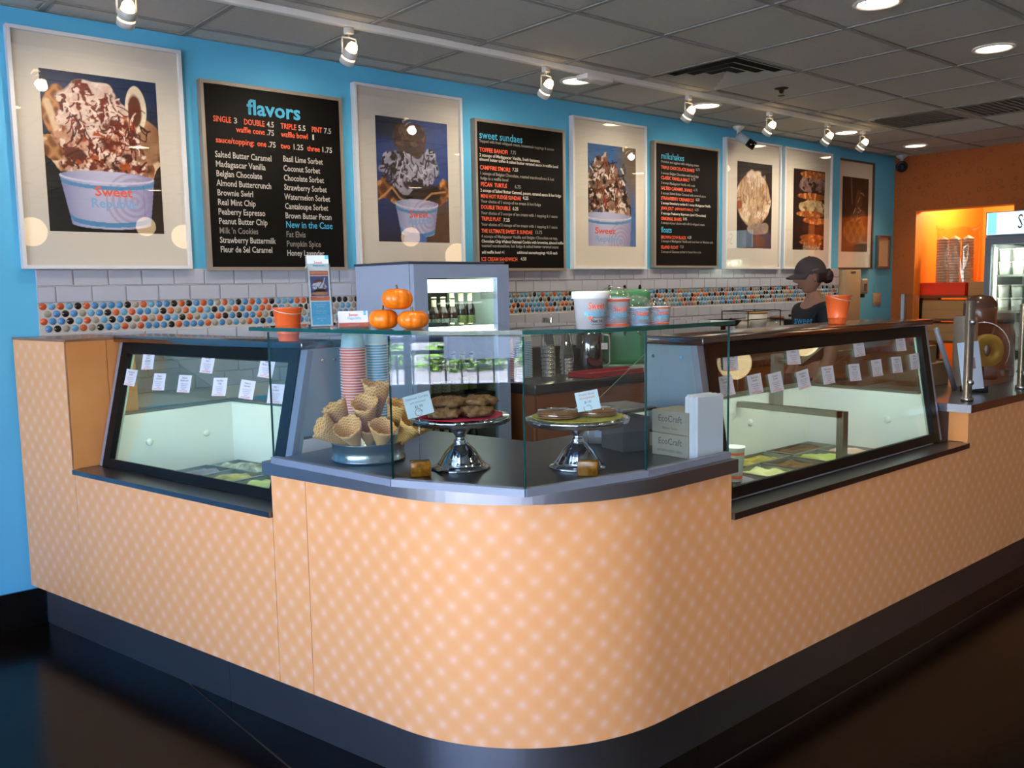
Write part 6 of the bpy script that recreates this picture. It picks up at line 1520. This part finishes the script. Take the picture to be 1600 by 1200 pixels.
# ================================================================ STORE ROOM THROUGH THE OPENING
t=empty('storage_shelf',(9.6,-.6,0),label='metal storage shelf inside the orange store room',cat='shelf')
for x in (9.36,9.80):
    for y in (-1.7,-.15): MB().box(x,y,0,x+.03,y+.025,1.310).build('shelf_post',mat('shelf_black','#2b2624',.5,.5),t,world=True)
for z in (.45,.85,1.075,1.311): MB().box(9.355,-1.70,z,9.835,-.122,z+.020).build('shelf_board',mat('shelf_board','#6b4a30',.6),t,world=True)
t=empty('plastic_crate',(9.6,-.36,1.332),label='bright red plastic crate with raised rim on the top store room shelf',cat='crate'); a=MB(); a.prism([(9.375,-.57),(9.75,-.57),(9.75,-.14),(9.375,-.14)],1.332,1.34)
for (xa,ya,xb,yb_) in ((9.365,-.58,9.38,-.13),(9.745,-.58,9.76,-.13),(9.38,-.58,9.745,-.565),(9.38,-.145,9.745,-.13)): a.box(xa,ya,1.3405,xb,yb_,1.462)
a.box(9.352,-.592,1.450,9.3645,-.125,1.466); a.build('crate_body',mat('bright_red_plastic','#f8401c',.4),t,world=True)
t=empty('bagged_cups',(9.5,-.43,1.342),label='tall clear bag of nested foam cups standing in the red crate',cat='cup bag')
for k,(x,y) in enumerate(((9.47,-.300),(9.47,-.420),(9.50,-.540))):
    MB().lathe([(0,0),(.048,0)]+[q for i in range(19) for q in ((.055,.05+i*.028),(.0585,.052+i*.028),(.0585,.058+i*.028),(.054,.060+i*.028))]+[(0,.60)],20,Matrix.Translation((x-9.5,y+.43,0))).build('cup_sleeve',mat('foam_white','#cdbba6',.5),t)
BAGM=glass_mat('wrinkled_film','#f3efe9',.05,.8)
V=[];F=[];n=28
def bagp(u,v):
    wv=.012*math.sin(9*u*6.28+5*v)+.008*math.sin(17*u*6.28-9*v); c_,s_=math.cos(u*2*PI),math.sin(u*2*PI)
    if v<.8: return (.02+(.155+wv)*max(-1,min(1,c_*1.2))*.78-.0, (.178+wv)*max(-1,min(1,s_*1.25)), v*.70)
    k=(v-.8)/.2; return (.02+.13*(1-k)*c_+.01*s_*k, (.178+.05*k)*max(-1,min(1,s_*1.25)), .56+k*(.11+.035*abs(s_)+.02*math.sin(u*40)))
for j_ in range(15):
    for i_ in range(n): V.append(bagp(i_/n,j_/14))
for j_ in range(14):
    for i_ in range(n): a_=j_*n+i_; b_=j_*n+(i_+1)%n; F.append((a_,b_,b_+n,a_+n))
MB().add(V,F,True).build('clear_bag',BAGM,t,recalc=False)
for k,(x,y,z,w2,d2,h2,lb) in enumerate(((9.52,-.70,1.332,.26,.20,.14,'tan carton on the top store room shelf beside the red crate'),(9.52,-.93,1.332,.26,.22,.17,'taller tan carton right of the tan carton, mostly behind the freezer'),
    (9.52,-.36,1.0965,.28,.42,.19,'long tan carton just under the red crate'),(9.52,-.80,1.0965,.28,.42,.19,'long tan carton on the second store room shelf near the freezer'),(9.52,-.42,.871,.28,.5,.18,'brown carton on the third store room shelf'))):
    tt=empty('store_carton',(x,y,z),label=lb,cat='carton'); MB().rbox(-w2/2,-d2/2,0,w2/2,d2/2,h2,.003,1).build('carton',mat('tan_carton','#b98f5c',.8,noise=(5,.4,'#a67c4a')),tt); MB().box(-w2/2-.0008,-d2/2+.01,h2*.45,-w2/2-.0001,d2/2-.01,h2*.55).build('tape',mat('parcel_tape'),tt)
t=empty('store_ceiling_lamp',(10.0,-.55,2.6),label='flush warm lamp on the store room ceiling',cat='ceiling light'); MB().lathe([(.14,0),(.14,-.03),(.11,-.06),(0,-.07)],28).build('diffuser',emit_mat('store_lamp','#ffd9a0',6),t)
light('store_lamp','POINT',(9.9,-.6,2.42),55,(1,.72,.40),parent=t,shadow_soft_size=.12)

# ================================================================ THE WORKER
SKIN=mat('skin','#8f6a5a',.5,0,.4,sss=.08); CAP=mat('cap_grey','#3d3438',.8); HAIR=mat('dark_brown_hair','#1d1010',.5,noise=(60,.6,'#33191a')); SHIRT=mat('navy_shirt','#050a18',.85); JEAN=mat('dark_trousers','#14151a',.85)
px_,py_=5.03,-1.475; fa=R(146)          # facing azimuth
pr=empty('person',(px_,py_,0),fa-PI/2,label='woman in a dark cap and navy shirt standing behind the right cabinet, looking down',cat='person')
def skin(name, joints, edges, m_, parent, sub=2, root=0):
    me=bpy.data.meshes.new(name); me.from_pydata([j[0] for j in joints],edges,[]); me.materials.append(m_)
    o=bpy.data.objects.new(name,me); COL.objects.link(o)
    md=o.modifiers.new('s','SKIN'); me.skin_vertices[0].data[root].use_root=True
    for i,j in enumerate(joints): me.skin_vertices[0].data[i].radius=(j[1],j[2] if len(j)>2 else j[1]); 
    md.use_smooth_shade=True; sb=o.modifiers.new('d','SUBSURF'); sb.levels=sub; sb.render_levels=sub
    bpy.context.view_layer.update(); dg=bpy.context.evaluated_depsgraph_get(); m2=bpy.data.meshes.new_from_object(o.evaluated_get(dg)); bpy.data.objects.remove(o); m2.name=name
    for p_ in m2.polygons: p_.use_smooth=True
    if not m2.materials: m2.materials.append(m_)
    ob=bpy.data.objects.new(name,m2); COL.objects.link(ob); ob.parent=parent; WM[ob.name]=WM[parent.name].copy(); return ob
# local: +Y forward, X right of the person
J=[((0,-.01,.93),.13,.10),((0,-.01,1.08),.115,.088),((0,.0,1.22),.135,.098),((0,-.005,1.33),.12,.085),((0,.0,1.395),.050,.050),((0,.012,1.45),.043,.045),
   ((.155,-.01,1.325),.055,.055),((.20,-.02,1.06),.042,.042),((.19,.09,.85),.032,.032),((.175,.13,.79),.027,.02),
   ((-.155,-.01,1.325),.055,.055),((-.20,-.02,1.06),.042,.042),((-.19,.09,.85),.032,.032),((-.175,.13,.79),.027,.02),
   ((.09,0,.86),.095,.095),((.095,.02,.48),.062,.062),((.10,-.01,.09),.042,.042),((.105,.10,.04),.038,.03),((-.09,0,.86),.095,.095),((-.095,.02,.48),.062,.062),((-.10,-.01,.09),.042,.042),((-.105,.10,.04),.038,.03)]
E_=[(0,1),(1,2),(2,3),(3,4),(4,5),(3,6),(6,7),(7,8),(8,9),(3,10),(10,11),(11,12),(12,13),(0,14),(14,15),(15,16),(16,17),(0,18),(18,19),(19,20),(20,21)]
body=skin('body',J,E_,SKIN,pr)
JS=[((0,-.01,.90),.150,.118),((0,-.01,1.08),.135,.104),((0,.0,1.22),.152,.112),((0,-.008,1.335),.135,.096),((0,-.002,1.385),.068,.062),((.165,-.01,1.325),.068,.066),((.198,-.0,1.18),.062,.060),((-.165,-.01,1.325),.068,.066),((-.198,.0,1.18),.062,.060)]
sh=skin('shirt',JS,[(0,1),(1,2),(2,3),(3,4),(3,5),(5,6),(3,7),(7,8)],SHIRT,pr)
JT=[((0,-.01,.93),.145,.115),((.092,0,.84),.105,.105),((.097,.02,.48),.075,.075),((.102,-.01,.10),.058,.058),((-.092,0,.84),.105,.105),((-.097,.02,.48),.075,.075),((-.102,-.01,.10),.058,.058)]
skin('trousers',JT,[(0,1),(1,2),(2,3),(0,4),(4,5),(5,6)],JEAN,pr)
for s_ in (1,-1):
    MB().sphere((s_*.105,.06,.045),.05,18,10,(.9,2.4,.9)).build('shoe',BLACK,pr)
    bx_,by_,bz_=s_*.175,.13,.79
    for k in range(4):
        fx_=bx_+s_*(.024-.016*k)*1; ln=(.068,.078,.074,.060)[k]
        skin('finger',[((bx_*.9+fx_*.1,by_-.01,bz_),.011),((fx_,by_+.03,bz_-.004),.0095),((fx_,by_+.03+ln*.5,bz_-.014),.0085),((fx_,by_+.03+ln*.85,bz_-.036),.0075)],[(0,1),(1,2),(2,3)],SKIN,pr,1)
    skin('thumb',[((bx_-s_*.01,by_-.02,bz_),.012),((bx_-s_*.036,by_+.012,bz_-.008),.010),((bx_-s_*.040,by_+.045,bz_-.018),.0085)],[(0,1),(1,2)],SKIN,pr,1)
# head: sphere pushed into a face in profile
hr=empty('tmp',(0,0,0)); bpy.data.objects.remove(hr)
HM=Matrix.Translation((0,.030,1.532)) @ Matrix.Rotation(R(-6),4,'X') @ Matrix.Scale(.93,4)
def gauss(a_,b_,s_): return math.exp(-((a_-b_)/s_)**2)
V=[];F=[]; sg,rg=72,56
for i in range(rg+1):
    th=PI*i/rg
    for j in range(sg):
        ph=2*PI*j/sg; dx,dy,dz=math.sin(th)*math.cos(ph),math.sin(th)*math.sin(ph),math.cos(th)
        x,y,z=dx*.074,dy*.094-.004,dz*.113
        if z<0: x*=1-.34*(z/-.113)**1.3; 
        if z<-.02 and dy<0: y*=1-.55*min(1,(-z-.02)/.09)        # nape
        if z<0 and dy>0: y=y*(1-.10*(z/-.113))+.008*gauss(z,-.095,.02)*gauss(x,0,.03)
        if dy>0.1:
            f_=1.0
            y+=.032*gauss(x,0,.010+.006*max(0,(-z)/.04))*(gauss(z,-.022,.013)*.95+gauss(z,-.004,.014)*.42)          # nose
            y+=.0065*gauss(x,0,.022)*(gauss(z,-.052,.0055)+gauss(z,-.064,.0060)*.95)-.004*gauss(x,0,.02)*gauss(z,-.058,.003)  # lips
            y-=.010*(gauss(x,.031,.014)+gauss(x,-.031,.014))*gauss(z,.010,.011)        # eye sockets
            y+=.0055*gauss(z,.027,.008)*(gauss(x,.03,.02)+gauss(x,-.03,.02))           # brow
            y+=.004*(gauss(x,.04,.015)+gauss(x,-.04,.015))*gauss(z,-.02,.015)          # cheek
            y-=.006*gauss(z,-.076,.007)*gauss(x,0,.025)
        V.append((x,y,z))
for i in range(rg):
    for j in range(sg): j2=(j+1)%sg; F.append((i*sg+j,(i+1)*sg+j,(i+1)*sg+j2,i*sg+j2))
MB().add(V,F,True,HM).build('head',SKIN,pr)
a=MB(); 
for s_ in (1,-1): a.sphere((s_*.030,.076,.010),.0115,14,10,M=HM)
a.build('eyes',mat('eye_white','#b8aaa2',.2),pr)
a=MB()
for s_ in (1,-1): a.sphere((s_*.030,.0845,.009),.0055,12,8,(1,.5,1),M=HM)
a.build('irises',mat('eye_dark','#1a0f0a',.15),pr)
a=MB()
for s_ in (1,-1): a.tube([(s_*.016,.090,.028),(s_*.030,.0925,.031),(s_*.044,.084,.027)],.0022,6,M=HM); a.tube([(s_*.018,.0865,.017),(s_*.030,.0885,.0185),(s_*.042,.082,.014)],.0018,6,M=HM)
a.build('eyebrows',HAIR,pr)
a=MB(); a.sphere((0,.0875,-.053),.007,16,8,(2.6,.6,.55),M=HM); a.sphere((0,.0862,-.063),.0075,16,8,(2.3,.6,.7),M=HM); a.build('lips',mat('lips','#7b4741',.45),pr)
for s_ in (1,-1):
    a=MB(); a.sphere((s_*.0775,.004,-.008),.022,18,12,(.35,.62,1.35),M=HM,fn=lambda d:1-.15*max(0,d.x*s_)*(1 if abs(d.z)<.5 else 0)); a.tube([(s_*.0845,.008+.011*math.cos(q),-.004+.020*math.sin(q)) for q in [(-.9+i*.35) for i in range(13)]],.0028,6,M=HM); o=a.build('ear',SKIN,pr)
    MB().sphere((s_*.084,.006,-.034),.0040,10,8,M=HM).build('earring',BLACKG,pr)
a=MB(); a.sphere((0,-.020,.004),.1,48,32,(.785,.90,1.02),M=HM,fn=lambda d: 1.0-.22*min(1,max(0,(d.y+.02)/.25))*(1 if d.z<.5 else 0)-.2*min(1,max(0,(-.45-d.z)/.2))); a.build('hair',HAIR,pr)
MB().sphere((0,-.118,-.012),.047,24,16,(1.0,.85,1.0),M=HM,fn=lambda d:1+.07*math.sin(11*d.z+7*d.x)+.05*math.sin(17*d.x)).build('hair_bun',HAIR,pr)
# cap
a=MB(); V=[];F=[]; sg,rg=48,14
for i in range(rg+1):
    th=.5*PI*1.06*i/rg
    for j in range(sg):
        ph=2*PI*j/sg; V.append((.0845*math.sin(th)*math.cos(ph)*1.0, .106*math.sin(th)*math.sin(ph)-.006, .024+.105*math.cos(th)-.012*math.sin(ph)*(i/rg)*-1*.0))
for i in range(rg):
    for j in range(sg): j2=(j+1)%sg; F.append((i*sg+j,(i+1)*sg+j,(i+1)*sg+j2,i*sg+j2))
a.add(V,F,True,HM); cp_=a.build('cap',CAP,pr)
a=MB(); V=[];F=[]; n=20;k_=8
for i in range(n+1):
    ph=R(22)+(PI-R(44))*i/n
    for j in range(k_+1):
        t_=j/k_; out=.066*t_*math.sin(ph)**.7
        for q in (0,): V.append((.084*math.cos(ph)*(1-.06*t_), .103*math.sin(ph)-.008+out, .026-.006*t_-.022*t_*abs(math.cos(ph))**1.5-.012*t_*t_))
for i in range(n):
    for j in range(k_): q=i*(k_+1)+j; F.append((q,q+1,q+k_+2,q+k_+1))
nv=len(V); V2=V+[(x,y,z-.004) for x,y,z in V]; F2=F+[tuple(nv+q for q in reversed(f)) for f in F]
for i in range(n): q=i*(k_+1)+k_; F2.append((q,q+k_+1,nv+q+k_+1,nv+q))
a.add(V2,F2,True,HM); a.build('cap_brim',CAP,cp_)
a=MB(); a.sphere((0,-.006,.129),.007,12,8,(1,1,.5),M=HM); a.build('cap_button',CAP,cp_)
# side print on the cap and on the shirt
Mc_=WM[pr.name] @ HM @ Matrix(((0,0,-1,-.0875),(-1,0,0,.022),(0,1,0,.034),(0,0,0,1))) @ Matrix.Rotation(R(8),4,'Z') @ Matrix.Rotation(R(-6),4,'X')
text('REPUBLIC',Mc_,.014,mat('cap_print','#9a8f8c',.7),pr,width=.046)
Mt_=WM[pr.name] @ Matrix.Translation((-.055,.008,0)) @ Matrix.Rotation(R(14),4,'Z') @ Matrix(((-1,0,0,.055),(0,0,1,.122),(0,1,0,1.245),(0,0,0,1)))
text('sweet',Mt_,.070,mat('shirt_print','#2f87b8',.7),pr)
